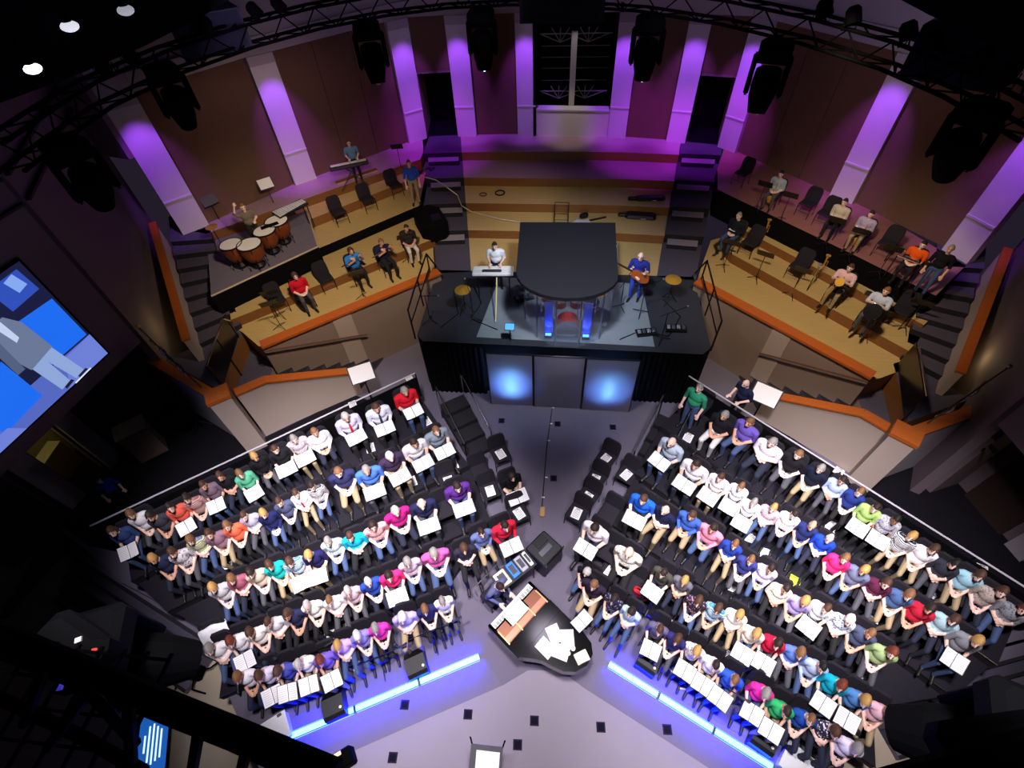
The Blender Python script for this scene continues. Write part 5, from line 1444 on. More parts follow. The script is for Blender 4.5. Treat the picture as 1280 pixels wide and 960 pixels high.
for a in base:
    MB().box((a[0], a[1], (ZB + 3.8) / 2), (0.03, 0.03, 3.8 - ZB)).build('hinge_post', mat('clear_post', '#8890a0', .2), ds)
def drum(name, label, loc, r, h, shell, M=None, parent=None, head=DRUMHEAD):
    t = parent
    o = MB().lathe([(r, 0), (r, h)], loc, 20, M=M).build(name, shell, t, smooth=False)
    Mx = M or Matrix.Identity(3)
    MB().lathe([(r * .96, 0), (r * .96, 0.008)], Vector(loc) + Mx @ Vector((0, 0, h)), 20, M=M).build('drum_head', head, o)
    MB().lathe([(r * 1.03, 0), (r * 1.03, .02), (r * .97, .02)], Vector(loc) + Mx @ Vector((0, 0, h - .01)), 20, M=M).build('rim', CHROME, o)
    return o
kit = thing('drum_kit', 'red drum kit with brass cymbals inside the clear booth', 'drum kit', (0.2, 10.15, ZB), 0)
REDSH = mat('red_drum_shell', '#8e1c1c', 0.2)
MX = Matrix.Rotation(math.pi / 2, 3, 'X')
drum('bass_drum', '', (0, -0.15, 0.3), 0.29, 0.4, REDSH, MX, kit, BLACKM)
for x, y, z, r in ((-0.22, 0.05, 0.62, .17), (0.2, 0.05, 0.64, .17), (0.62, 0.35, 0.3, .22), (-0.55, 0.4, 0.5, .18)):
    drum('tom', '', (x, y, z), r, 0.2, REDSH, None, kit)
for x, y, z, r in ((-0.72, -0.05, 1.15, .24), (0.72, 0.0, 1.2, .26), (-0.75, 0.55, .95, .19), (0.25, -0.2, 1.25, .2), (-.35, -.2, 1.3, .2)):
    cy = MB().lathe([(0.001, .03), (r * .2, .015), (r, -.01), (r, -.016), (0.001, .01)], (x, y, z), 20, M=Matrix.Rotation(.2, 3, 'Y')).build('cymbal', BRASS, kit)
    MB().tube([(x, y, 0), (x, y, z)], .012, 5).build('cymbal_stand', CHROME, cy)
MB().lathe([(.17, .5), (.17, .56)], (0, .75, 0), 14).build('throne_seat', BLACKM, kit); MB().tube([(0, .75, 0), (0, .75, .5)], .03, 6).build('throne_post', CHROME, kit)
for sx, lab in ((-1, 'blue uplight bar inside drum booth, bass drum side towards keyboard player'), (1, 'blue uplight bar inside drum booth, bass drum side towards guitarist')):
    t = thing('uplight', lab, 'light', (0.2 + sx * 0.5, 9.6, ZB), 0)
    MB().box((0, 0, 0.05), (0.2, 0.12, 0.1)).build('housing', BLACKM, t)
    MB().box((0, 0.0, 0.105), (0.16, 0.09, 0.012)).build('lens', mat('uplens', '#3060ff', .3, emit=(.03, .12, 1), estr=10), t)
    MB().box((0, 0.07, 0.65), (0.22, 0.012, 1.05)).build('diffuser_sheet', mat('blue_sheet', '#7a86d8', .6), t)
    spot('drum_uplight', (0.2 + sx * 0.5, 9.52, ZB + .12), (0.2 + sx * .5, 9.68, ZB + 1.0), (0.05, 0.12, 1), 26, 70, .8, .04)

point('booth_fill', (0.15, 10.4, 3.7), (1.0, 0.9, 0.95), 70, 0.1)  # added fill inside the booth so the kit reads under the roof
# keyboard in the middle with its player
q = U(616, 338, 2.9)
kbd = thing('stage_keyboard', 'white stage keyboard with papers on a stand beside the drum booth', 'keyboard', (q.x, q.y, ZB), 0.05)
MB().rbox((0, 0, 0.86), (1.15, 0.36, 0.09), 0.02).build('case', mat('kbd_white', '#e8e6ea', .4), kbd)
MB().box((0, 0.1, 0.91), (1.05, 0.13, 0.012)).build('keys', mat('ivory', '#efece6', .3), kbd)
MB().rbox((-0.02, -0.07, 0.93), (0.55, 0.1, 0.05), .02).build('control_panel', BLACKM, kbd)
for sx in (-1, 1): MB().tube([(sx * .45, -.1, 0), (sx * .45, .1, .82)], .018, 6).build('leg', BLACKM, kbd)
MB().tube([(0.12, -0.2, 0.8), (0.1, -1.2, 0.05)], .02, 6).build('pale_prop', mat('pale_wood', '#d8c690', .6), kbd)
person('keys', (q.x + .05, q.y + 0.42, 2.0), 0.05, 'white short sleeved shirt', '#e9edf4', 'dark brown', 'short', 'keyboard player in white shirt standing beside the drum booth', None, 0.95)
# guitarist
q = U(802, 318, 2.0 + 1.5)
person('guitar', (q.x, q.y - .05, 2.0), -0.35, 'deep blue shirt', '#25308c', 'bald', 'bald', 'bald guitarist in deep blue shirt and jeans on band platform', None, 0.97, SKINS[3], mat('jeans_bright', '#2c4ab8', .9))
gt_ = thing('acoustic_guitar', 'sunburst acoustic guitar held by the bald guitarist', 'guitar', (q.x, q.y - 0.28, 3.0), -0.35)
def guitar(t, m1, m2):
    pts = []
    for k in range(24):
        a = 2 * math.pi * k / 24
        r = 0.17 + 0.035 * math.cos(2 * a) - 0.02 * math.cos(a)
        pts.append((r * math.cos(a) * 1.25, r * math.sin(a)))
    Mg = Matrix.Rotation(math.pi / 2, 4, 'X') @ Matrix.Rotation(0.3, 4, 'Z')
    b = MB().prism(pts, -0.045, 0.045); b.v = [tuple(Mg @ Vector(v)) for v in b.v]; b.build('body', m1, t)
    n_ = MB().box((0.52, 0, 0.05), (0.66, 0.05, 0.025)); n_.v = [tuple(Mg @ Vector(v)) for v in n_.v]; n_.build('neck', m2, t)
    n_ = MB().box((0.9, 0, 0.05), (0.14, 0.075, 0.02)); n_.v = [tuple(Mg @ Vector(v)) for v in n_.v]; n_.build('headstock', m2, t)
    n_ = MB().lathe([(0.045, 0), (0.045, .004)], (0.05, 0, 0.045), 12); n_.v = [tuple(Mg @ Vector(v)) for v in n_.v]; n_.build('sound_hole', BLACKM, t)
guitar(gt_, mat('sunburst', '#a8541c', .25), wood('neck_wood', '#4a2a18', '#3a2012'))
for k, o_ in enumerate([gt_]): o_.rotation_euler = (0, 0, -0.35 + math.pi)
# gold discs on stands
for (x, y, lab) in ((578, 361, 'gold disc on black tripod beside platform stair, keyboard end'), (842, 348, 'gold disc on black tripod beside platform stair, guitarist end')):
    q = U(x, y, 2.85)
    t = thing('cymbal_stand', lab, 'cymbal', (q.x, q.y, ZB))
    MB().lathe([(0.001, .86), (0.06, .85), (0.22, .80), (0.22, .79), (0.001, .83)], (0, 0, 0), 22).build('cymbal', BRASS, t)
    MB().tube([(0, 0, .1), (0, 0, .84)], .014, 6).build('pole', BLACKM, t)
    for k in range(3):
        a = 2 * math.pi * k / 3
        MB().tube([(0, 0, .35), (.26 * math.cos(a), .26 * math.sin(a), .01)], .011, 5).build('leg', BLACKM, t)
# blue tablet, mic stands, pedalboards
q = U(637, 409, 2.5)
t = thing('tablet_stand', 'bright blue tablet screen on a stand at platform front', 'tablet', (q.x, q.y, ZB))
MB().tube([(0, 0, 0), (0, 0, .45)], .012, 6).build('pole', BLACKM, t)
MB().box((0, 0, .5), (.27, .2, .02), M=Matrix.Rotation(0.5, 3, 'X')).build('bezel', BLACKM, t)
MB().box((0, -0.006, .512), (.235, .165, .006), M=Matrix.Rotation(0.5, 3, 'X')).build('screen', mat('tablet_screen', '#3a8ef0', .3, emit='#3f97f5', estr=1.0), t)
for i, (x, y, rz, lab) in enumerate([(800, 392, .3, 'dark mic stand before the guitarist'), (775, 385, 1.0, 'dark boom stand beside the drum booth panels'), (538, 402, -.4, 'dark boom stand at keyboard end of platform front'), (592, 400, 2.0, 'dark boom stand beside the blue tablet'), (826, 425, .2, 'dark boom stand at guitarist end of platform front')]):
    p = U(x, y, ZB)
    t = thing('mic_stand', lab, 'stand', (p.x, p.y, ZB), rz)
    for k in range(3):
        a = 2 * math.pi * k / 3
        MB().tube([(0, 0, .12), (.25 * math.cos(a), .25 * math.sin(a), .01)], .012, 5).build('foot', BLACKM, t)
    MB().tube([(0, 0, .1), (0, 0, .95)], .012, 6).build('pole', BLACKM, t)
    MB().tube([(-.2, 0, .85), (.45, 0, 1.1)], .01, 6).build('boom', BLACKM, t)
    MB().ball((.47, 0, 1.11), .03, 8, 6).build('microphone', mat('mic_silver', '#b8b8c4', .3, .8), t)
for i, (x, y, lab) in enumerate([(845, 410, 'black pedalboard by guitarist end of platform'), (808, 415, 'black amplifier pedal unit before the guitarist'), (655, 372, 'tangle of grey percussion hardware beside the drum booth')]):
    p = U(x, y, ZB + .05)
    t = thing('pedalboard' if i < 2 else 'percussion_rack', lab, 'pedals' if i < 2 else 'percussion', (p.x, p.y, ZB), .2 * i)
    MB().box((0, 0, .04), (.55, .26, .05)).build('board', BLACKM, t)
    for k in range(4): MB().rbox((-.2 + .13 * k, 0, .09), (.09, .14, .05), .015).build('pedal', mat('pedal_%d' % (k % 2), ('#8a8f9c', '#4a5262')[k % 2], .4, .3), t)
    if i == 2:
        for k in range(3): MB().lathe([(.08, .2 + .05 * k), (.09, .34 + .05 * k), (.001, .345 + .05 * k)], (-.2 + .2 * k, .12, 0), 12).build('small_drum', STEEL, t)
for i, pts in enumerate([[(-2.6, 11.6), (-2.3, 10.9), (-2.5, 10.2), (-1.7, 9.8)], [(1.6, 9.6), (2.2, 10.0), (2.9, 9.8), (3.3, 10.6), (2.9, 11.3)], [(-3.2, 11.4), (-2.9, 10.4), (-3.3, 9.8)]]):
    tag(MB().tube([(*p, ZB + .012) for p in pts], .014, 5).build('platform_cable', BLACKM), ['black cable from keyboard stand across platform', 'black cable looping across guitarist end of platform', 'black cable at keyboard end of platform'][i], 'cable')

# ================================================================== ORCHESTRA
CH = ['woodwind terrace chairs', 'brass terrace chairs']
def player(pose, px, py, z, hz_, rz, words, cloth, hair, style, label, sc=0.92, chair=None, **kw):
    q = U(px, py, z + hz_ * sc)
    person(pose, (q.x, q.y, z), rz, words, cloth, hair, style, label, None, sc, **kw)
    if chair:
        take('chair', (q.x, q.y, z), rz, chair, 'orchestra chairs', sc)
    return q
rw, rb = 0.72, -0.74
player('lap', 367, 343, 2.0, 1.2, rw, 'red sleeveless top', '#c8142c', 'brown', 'bob', 'person in red sleeveless top seated on the woodwind terrace', .95, 'dark padded chair under person in red sleeveless top', pants=PANTS[4])
q1 = player('flute', 437, 312, 2.0, 1.2, rw, 'sky blue top', '#2f7fd0', 'brown', 'bob', 'flute player in sky blue top on the woodwind terrace', .95, 'dark padded chair under the sky blue flute player', pants=PANTS[1])
q2 = player('flute', 475, 301, 2.0, 1.2, rw, 'navy polo with light hair', '#1a1d40', 'light brown', 'short', 'flute player in navy polo on the woodwind terrace', .95, 'dark padded chair under the navy flute player')
player('lap', 507, 283, 2.0, 1.2, rw - .2, 'dark charcoal tee', '#2b2529', 'dark brown', 'short', 'person in charcoal tee and white shorts beside the tier stair', .95, 'dark padded chair under person in charcoal tee', pants=PANTS[5])
for q, lab in ((q1, 'silver flute of the player in sky blue'), (q2, 'silver flute of the player in navy')):
    f = thing('flute', lab, 'flute', (q.x + .12, q.y - .24, 3.02), rw)
    MB().tube([(-.38, 0, -.14), (.3, 0, .02)], .012, 8).build('tube', CHROME, f); MB().tube([(-.3, -.012, -.11), (.1, -.012, -.015)], .008, 6).build('keywork', STEEL, f)
player('keys', 436, 180, ZT, 1.5, 0.45, 'denim vest over pale top', '#5f87a8', 'auburn', 'long', 'keyboard player in denim vest with long hair on the top terrace', .84, pants=PANTS[1])
q = U(436, 206, ZT + .75)
kb2 = thing('black_keyboard', 'long keyboard on a stand played from the top terrace', 'keyboard', (q.x, q.y, ZT), 0.45)
MB().rbox((0, 0, .74), (1.25, .3, .08), .02).build('case', mat('kbd_dark', '#22222c', .4), kb2); MB().box((0, .06, .785), (1.15, .13, .012)).build('keys', mat('ivory', '#efece6', .3), kb2)
for sx in (-1, 1): MB().tube([(sx * .45, -.1, 0), (-sx * .2, .1, .7)], .016, 6).build('leg', BLACKM, kb2)
bx = thing('keyboard_riser', 'tan wooden front board below the denim vest keyboard player', 'riser', (U(450, 232, 2.9).x, U(450, 232, 2.9).y, 2.62), 0.7)
MB().box((0, 0, .3), (1.5, .06, .62)).build('board', TREADWOOD, bx); MB().box((0, 0.05, .62), (1.5, .14, .03)).build('top_strip', FACEWOOD, bx)
player('side', 511, 205, 2.62, 1.55, 0.3, 'bright blue tee', '#3f7fd8', 'light brown', 'short', 'man in bright blue tee and khaki shorts standing by the tier stair', .9, pants=PANTS[2])
player('raise', 302, 258, 2.95, 1.55, 0.75, 'grey khaki tee', '#6d6458', 'light brown', 'short', 'percussionist in grey tee with raised arm behind the timpani', .92, pants=PANTS[1])
for i, (x, y, z) in enumerate([(422, 262, 2.62), (458, 246, 2.62), (492, 228, 2.62), (345, 372, 2.0), (405, 345, 2.0)]):
    q = U(x, y, z + .47); take('chair', (q.x, q.y, z), rw, ('empty dark chair on the pale wood terrace beside percussion' if z > 2.5 else 'empty dark chair on the lowest woodwind terrace'), 'empty woodwind chairs high' if z > 2.5 else 'empty woodwind chairs low', .92)
# timpani
def timpani(px, py, r, rz, label):
    q = U(px, py, 2.95 + .75)
    t = thing('timpani', label, 'timpani', (q.x, q.y, 2.95), rz)
    MB().lathe([(0.08, .18), (r * .6, .24), (r * .9, .42), (r, .66), (r, .74)], (0, 0, 0), 24).build('bowl', COPPER, t, smooth=True)
    MB().lathe([(r * .97, .745), (0.001, .75)], (0, 0, 0), 24).build('head', DRUMHEAD, t)
    MB().lathe([(r * 1.05, .72), (r * 1.05, .755), (r * .98, .76), (r * .98, .72)], (0, 0, 0), 24).build('hoop', BLACKM, t)
    for k in range(6):
        a = k * math.pi / 3
        MB().tube([(r * 1.03 * math.cos(a), r * 1.03 * math.sin(a), .73), (r * .75 * math.cos(a), r * .75 * math.sin(a), .3), (r * .9 * math.cos(a), r * .9 * math.sin(a), 0.02)], .014, 5).build('strut', BLACKM, t)
    MB().lathe([(0.18, 0.03), (0.2, .1), (0.08, .2)], (0, 0, 0), 12).build('base', BLACKM, t)
timpani(288, 305, .30, 0, 'small timpani with white head at end nearest the side stair')
timpani(311, 305, .33, 0, 'large timpani with clean white head in front of percussionist')
timpani(330, 288, .31, 0, 'timpani holding a black mute, third from the side stair')
timpani(345, 276, .33, 0, 'timpani beside the mallet instrument, farthest from the side stair')
q = U(337, 282, 3.72); tag(MB().box((0, 0, .012), (.14, .5, .02)).build('black_mute', BLACKCLOTH, None, (q.x, q.y, 3.712), -.9), 'black strip of cloth lying over two timpani', 'cloth')
q = U(362, 258, 2.95 + .85)
xy = thing('mallet_instrument', 'mallet instrument with pale bars behind the timpani', 'percussion', (q.x, q.y, 2.95), 0.95)
MB().box((0, 0, .78), (1.0, .42, .05)).build('frame', BLACKM, xy)
for k in range(14): MB().box((-.45 + .069 * k, 0, .82), (.05, .42 - .014 * k, .018)).build('tone_bar', mat('tone_bar', '#dfe4ea', .3), xy)
for sx in (-1, 1): MB().tube([(sx * .45, -.15, 0), (sx * .45, -.15, .77)], .018, 6).build('leg', BLACKM, xy); MB().tube([(sx * .45, .15, 0), (sx * .45, .15, .77)], .018, 6).build('leg', BLACKM, xy)
stand(346, 262, 2.95, 0.7, 'music stand with white score behind the mallet instrument', .42)
stand(279, 283, 2.95, 0.9, 'dark music stand beside percussionist by the wall')
q = U(268, 290, ZT + .5); t = thing('hanging_cymbal', 'small brass cymbal on a stand beside the side stair', 'cymbal', (q.x, q.y, 2.95), 0)
MB().lathe([(0.001, .95), (.17, .92), (.17, .91), (.001, .93)], (0, 0, 0), 18).build('cymbal', BRASS, t); MB().tube([(0, 0, 0), (0, 0, .93)], .012, 6).build('pole', BLACKM, t)
# black covered instruments near the tier stair
q = U(540, 285, 2.3)
t = thing('covered_instrument', 'large black cloth covered instrument at inner end of woodwind terrace', 'instrument', (q.x, q.y, 2.0), .5)
MB().rbox((0, 0, .45), (.9, 1.3, .85), .18).build('cloth_cover', BLACKCLOTH, t); MB().box((.1, -.4, .9), (.3, .3, .06)).build('folded_flap', BLACKM, t)
# white coiled hose/cable of the man in blue
tag(MB().tube([(U(x, y, z).x, U(x, y, z).y, z + .03) for x, y, z in ((530, 222, 3.3), (545, 226, 3.0), (560, 236, 2.92), (572, 245, 2.62), (577, 258, 2.62), (590, 266, 2.32), (625, 275, 2.32), (660, 280, 2.32))], .018, 6).build('pale_cable', mat('pale_cable', '#c9bfa8', .7)), 'pale cable trailing from man in blue tee down the tiers', 'cable')
q = U(537, 212, 2.92); tag(MB().tube([(q.x - .25, q.y, 2.95), (q.x + .2, q.y + .1, 2.96), (q.x + .1, q.y - .15, 2.95), (q.x - .1, q.y + .15, 2.96)], .02, 5).build('cable_coil', BLACKM), 'dark cable bundle on the tier stair landing', 'cable')
q = U(625, 242, 2.6); tag(MB().tube([(q.x + .16 * math.cos(a), q.y + .16 * math.sin(a), 2.63) for a in np.linspace(0, 6.0, 14)], .025, 6).build('cable_loop', BLACKM), 'coil of dark cable on the second wooden tier', 'cable')
q = U(604, 244, 2.6); tag(MB().tube([(q.x + .12 * math.cos(a), q.y + .1 * math.sin(a), 2.63) for a in np.linspace(0, 6.0, 14)], .02, 6).build('cable_loop', mat('brown_cable', '#5a3a2c', .7)), 'coil of brown cable on the second wooden tier', 'cable')
# guitar cases and stool behind the booth
for (x, y, z, rz, lab) in ((812, 250, 2.6, .05, 'slim black keyboard case on the second tier'), (800, 272, 2.3, -.1, 'black guitar case lying on the first tier')):
    q = U(x, y, z)
    t = thing('instrument_case', lab, 'case', (q.x, q.y, z), rz)
    MB().rbox((0, 0, .07), (1.0, .3 if z > 2.5 else .4, .13), .06).build('shell', BLACKM, t)
    MB().rbox((-.55, 0, .06), (.35, .16, .1), .03).build('neck_end', BLACKM, t); MB().box((.1, -.2, .08), (.16, .03, .03)).build('handle', CHROME, t)
q = U(702, 264, 2.3 + .5)
t = thing('black_chair_frame', 'open black metal rack behind the drum booth roof', 'rack', (q.x, q.y, 2.3))
for sx in (-1, 1):
    for sy in (-1, 1): MB().tube([(sx * .22, sy * .18, 0), (sx * .22, sy * .18, .7)], .015, 5).build('post', BLACKM, t)
for z in (.3, .7): MB().tube([(-.22, -.18, z), (.22, -.18, z), (.22, .18, z), (-.22, .18, z)], .014, 5, closed=True).build('frame', BLACKM, t)
q = U(730, 270, 2.3 + .25)
t = thing('white_guitar', 'white electric guitar with black strap resting behind drum booth', 'guitar', (q.x, q.y, 2.3), .4)
MB().prism([(-.3, -.14), (-.1, -.2), (.1, -.1), (.2, -.14), (.22, .1), (.05, .08), (-.15, .2), (-.34, .1)], 0, .05).build('body', mat('guitar_white', '#d8d4e4', .3), t); MB().box((.5, 0, .04), (.6, .05, .03)).build('neck', BLACKM, t); MB().rbox((.1, .22, .12), (.3, .16, .18), .05).build('strap_bundle', BLACKM, t)

# brass and saxophones
player('lap', 926, 268, 2.3, 1.2, rb, 'black jacket with white stripes', '#151a26', 'grey', 'thin', 'player in black striped track jacket with papers on brass terrace', .95, 'dark chair under player in black striped jacket', long_sleeve=True)
q = U(917, 287, 2.95); tag(MB().box((0, 0, 0), (.2, .26, .006)).build('loose_score', WHITEP, None, (q.x, q.y, 2.98), rb), 'white paper on the lap of player in striped jacket', 'sheet')
q3 = player('horn', 1065, 333, 2.3, 1.2, rb, 'pale pink shirt', '#d9b4b4', 'brown', 'short', 'trombone player in pale pink shirt on the brass terrace', .95, 'dark chair under player in pale pink shirt', pants=PANTS[2], long_sleeve=True)
q4 = player('horn', 1110, 362, 2.3, 1.2, rb, 'pale blue white tee', '#b9c4d6', 'light brown', 'short', 'tuba player in pale tee on the brass terrace', .95, 'dark chair under the tuba player')
q5 = player('lap', 978, 216, ZT, 1.2, rb + .1, 'pale mint shirt', '#9fb2b8', 'black', 'short', 'saxophone player in pale mint shirt on the top brass terrace', .85, 'dark chair under player in pale mint shirt')
player('lap', 1058, 251, ZT, 1.2, rb, 'cream checked shirt', ('plaid', '#c8bca8', '#9a8c80'), 'dark brown', 'short', 'saxophone player in cream checked shirt on the top brass terrace', .85, 'dark chair under player in cream checked shirt')
player('lap', 1091, 266, ZT, 1.2, rb, 'lilac grey shirt', '#a59ab8', 'dark brown', 'short', 'saxophone player in lilac grey shirt on the top brass terrace', .85, 'dark chair under player in lilac grey shirt')
player('lap', 1156, 304, ZT, 1.2, rb, 'orange tee', '#e85a14', 'black', 'short', 'player in orange tee at outer end of top brass terrace', .85, 'dark chair under player in orange tee')
player('side', 1188, 312, ZT, 1.55, rb, 'black tee with white side', '#121218', 'grey', 'thin', 'person in black tee standing at head of the brass side stair', .82, skin=SKINS[1])
for i, (x, y, z) in enumerate([(940, 300, 2.3), (1000, 330, 2.3), (1130, 385, 2.3), (930, 212, ZT), (1012, 250, ZT), (1035, 262, ZT), (1112, 300, ZT)]):
    q = U(x, y, z + .47); take('chair', (q.x, q.y, z), rb, 'empty dark chair on the second brass terrace' if z < 3 else 'empty dark chair on the saxophone terrace', 'empty brass chairs' if z < 3 else 'empty saxophone chairs', .92 if z < 3 else .85)
def horn(q, z, rz, label, bell, L, m_):
    t = thing('brass_horn', label, 'horn', (q.x + .25 * math.sin(rz), q.y - .25 * math.cos(rz), z), rz)
    if L > 1:
        MB().tube([(-.06, -.1, 0), (-.06, -.7, -.1), (-.04, -.76, -.1), (-.0, -.7, -.1), (0, .1, .02)], .012, 6).build('slide', m_, t)
    else:
        MB().tube([(.16 * math.cos(a), -.05 - .02 * a, .16 * math.sin(a)) for a in np.linspace(0, 9, 26)], .028, 8).build('coils', m_, t)
        for k in range(3): MB().lathe([(.022, -.08), (.022, .08)], (-.03 + .05 * k, -.16, 0), 8).build('valve', m_, t)
    MB().lathe([(.02, 0), (.03, .2), (.06, .32), (bell, .42), (bell * .95, .42)], (.06, -.12, .05), 16, M=Matrix.Rotation(1.1, 3, 'X')).build('bell', m_, t, smooth=True)
horn(q3, 3.15, rb, 'brass trombone of the player in pale pink', .11, 1.4, BRASS)
horn(q4, 3.0, rb, 'silver tuba of the player in pale tee', .2, .6, CHROME)
for (x, y, z, lab) in ((958, 285, 2.9, 'brass trumpet on a stand beside striped jacket player'), (1030, 330, 2.9, 'brass trumpet on a stand between the brass chairs'), (1018, 345, 2.8, 'silver trumpet on a stand before the brass chairs')):
    q = U(x, y, z)
    t = thing('trumpet', lab, 'trumpet', (q.x, q.y, 2.3), rb)
    MB().tube([(0, 0, 0), (0, 0, .5)], .012, 5).build('peg_stand', BLACKM, t)
    mm = CHROME if 'silver' in lab else BRASS
    MB().lathe([(.012, .45), (.014, .7), (.03, .82), (.065, .88)], (0, 0, 0), 14).build('bell', mm, t); MB().tube([(.03, 0, .5), (.03, 0, .72), (.07, 0, .72), (.07, 0, .5)], .01, 6, closed=True).build('tubing', mm, t)
for (x, y, lab) in ((968, 240, 'golden saxophone on the lap of player in pale mint'), (1078, 292, 'golden saxophone on a stand before lilac grey player'), (1135, 330, 'dark framed percussion set before player in orange')):
    q = U(x, y, ZT + .5)
    t = thing('saxophone', lab, 'saxophone', (q.x, q.y, ZT), rb) if 'golden' in lab else thing('percussion_set', lab, 'percussion', (q.x, q.y, ZT), rb)
    if 'golden' in lab:
        MB().tube([(0, 0, .75), (0, -.03, .3), (0, -.1, .2), (0, -.18, .28), (0, -.2, .42)], [.012, .03, .04, .05, .075], 10).build('body', BRASS, t); MB().tube([(0, 0, .74), (0, .08, .8)], .01, 6).build('neck', BRASS, t)
    else:
        MB().tube([(-.3, 0, .6), (.3, 0, .6), (.3, .3, .6), (-.3, .3, .6)], .015, 6, closed=True).build('frame', CHROME, t)
        for sx in (-1, 1): MB().tube([(sx * .3, 0, 0), (sx * .3, 0, .6)], .014, 5).build('leg', BLACKM, t)
        MB().rbox((0, .15, .6), (.4, .22, .1), .03).build('block', BLACKM, t)
# leader beside the back row
q = U(936, 480, .8 + 1.5)
player('keys', 936, 480, 0.75, 1.5, rzP - .5, 'navy shirt', '#1c2440', 'bald', 'bald', 'bald man in navy shirt behind the tail-side choir rail', .95, pants=PANTS[1])
q = U(125, 601, 1.2)
player('side', 123, 601, 0, 1.55, .9, 'cobalt blue shirt', '#2438b8', 'dark brown', 'short', 'person in cobalt blue shirt in the dark beyond keyboard-side choir', .8, pants=PANTS[1])

# ================================================================== SCREEN
scr = thing('projection_screen', 'large lit projection screen on side wall showing a man in grey suit', 'screen')
a0, b0 = Vector((-12.4, -2.0)), Vector((-10.65, 7.9)); dW = (b0 - a0).normalized(); nW = Vector((dW.y, -dW.x))
ori = a0 + dW * ((7.12 + 2.0) / dW.y) + nW * 0.26
def SP(u, v, off=0.0):      # u metres from the screen's inner edge, v metres above its lower edge
    p = ori - dW * u + nW * off
    return (p.x, p.y, 3.42 + v)
SWID, SHEI = 4.6, 2.6
def em(name, c, s=1.0): return mat('screen_' + name, '#050505', .5, emit=c, estr=s)
fr = MB(); fr.add([SP(-.05, -.05, -.04), SP(SWID + .05, -.05, -.04), SP(SWID + .05, SHEI + .05, -.04), SP(-.05, SHEI + .05, -.04), SP(-.05, -.05, -.01), SP(SWID + .05, -.05, -.01), SP(SWID + .05, SHEI + .05, -.01), SP(-.05, SHEI + .05, -.01)], [(3, 2, 1, 0), (4, 5, 6, 7), (0, 1, 5, 4), (1, 2, 6, 5), (2, 3, 7, 6), (3, 0, 4, 7)])
fr.build('frame', RIGBLACK, scr)
pic = MB()
shapes = [('ground', '#171a3c', [(0, 0), (SWID, 0), (SWID, SHEI), (0, SHEI)]),
          ('floor', '#5468c0', [(0, 0), (SWID, 0), (SWID, .62), (0, .62)]),
          ('floor2', '#6d7fd6', [(0, 0), (1.1, 0), (.7, .58), (0, .62)]),
          ('panel', '#1c6cf0', [(.05, .66), (1.0, .66), (1.0, 1.75), (.05, 1.7)]),
          ('panel', '#1c6cf0', [(1.55, .3), (2.5, .22), (2.5, 1.3), (1.55, 1.35)]),
          ('dark', '#10102a', [(2.55, .45), (3.4, .4), (3.4, 1.0), (2.55, 1.1)]),
          ('floor2', '#6d7fd6', [(2.2, 0), (3.6, 0), (3.3, .3), (2.4, .28)]),
          ('trouser', '#8ea6d8', [(.62, .1), (.86, .08), (1.02, .9), (.75, 1.0)]),
          ('trouser', '#8ea6d8', [(.98, .14), (1.22, .1), (1.3, .9), (1.0, 1.0)]),
          ('suit', '#6b7796', [(.72, .95), (1.32, .85), (1.5, 1.7), (1.3, 1.98), (.95, 1.98), (.78, 1.7)]),
          ('suit2', '#54607e', [(1.3, 1.9), (1.5, 1.75), (1.55, .95), (1.38, .95)]),
          ('lapel', '#c4d0ec', [(1.02, 1.5), (1.12, 1.45), (1.2, 1.98), (1.04, 1.98)]),
          ('skin', '#b98f98', [(1.02, 2.0), (1.2, 2.0), (1.24, 2.22), (1.18, 2.32), (1.05, 2.32), (1.0, 2.2)]),
          ('crowd', '#2f4fb8', [(.1, 2.0), (.75, 1.95), (.8, 2.5), (.15, 2.52)]),
          ('crowdlight', '#86a8ee', [(.2, 2.2), (.42, 2.15), (.5, 2.45), (.28, 2.5)]),
          ('shoe', '#1a1c30', [(.55, .06), (.8, .04), (.8, .1), (.58, .12)]),
          ('shoe', '#1a1c30', [(.92, .08), (1.15, .05), (1.15, .12), (.95, .15)]),
          ('light', '#dfe8ff', [(.5, .02), (.95, -.0), (.95, .035), (.5, .05)])]
mats_ = []
for i, (n_, c, poly) in enumerate(shapes):
    pic.add([SP(u, v, 0.0015 * (i + 1)) for u, v in poly], [tuple(range(len(poly)))], i); mats_.append(em(n_, c, 1.0))
pic.build('picture', mats_, scr)

# ================================================================== FLAGS
def flag(base, top, cols, label):
    t = thing('flag_on_pole', label, 'flag')
    b, p = Vector(base), Vector(top)
    MB().tube([b, p], .018, 8).build('pole', wood('pole_wood', '#5a3c24', '#42280f'), t)
    MB().ball(p, .05, 8, 6).build('finial', BRASS if cols[0] != '#d8d0d8' else STEEL, t)
    d = (b - p).normalized(); side = d.cross(Vector((0, 0, 1))).normalized()
    n = len(cols)
    for k, c in enumerate(cols):
        m = MB(); nv = 10
        for j in range(nv + 1):
            q = p + d * (.35 + 1.1 * j / nv)
            for e_ in (0, 1):
                w = (k + e_) / n * .30
                m.v.append(tuple(q + Vector((0, 0, -w * .9 - .02)) + side * (.05 * math.sin(j * 1.3 + (k + e_) * .9))))
        for j in range(nv): m.f.append((2 * j, 2 * j + 1, 2 * j + 3, 2 * j + 2)); m.m.append(0)
        m.build('flag_stripe', mat('flag_' + c[1:], c, .9), t)
flag((-8.85, 7.1, 2.25), U(172, 408, 3.6), ['#1c2450', '#a82c3c', '#ded4d4', '#a82c3c', '#ded4d4', '#a82c3c'], 'red white and blue striped flag on a slanted pole, percussion flank')
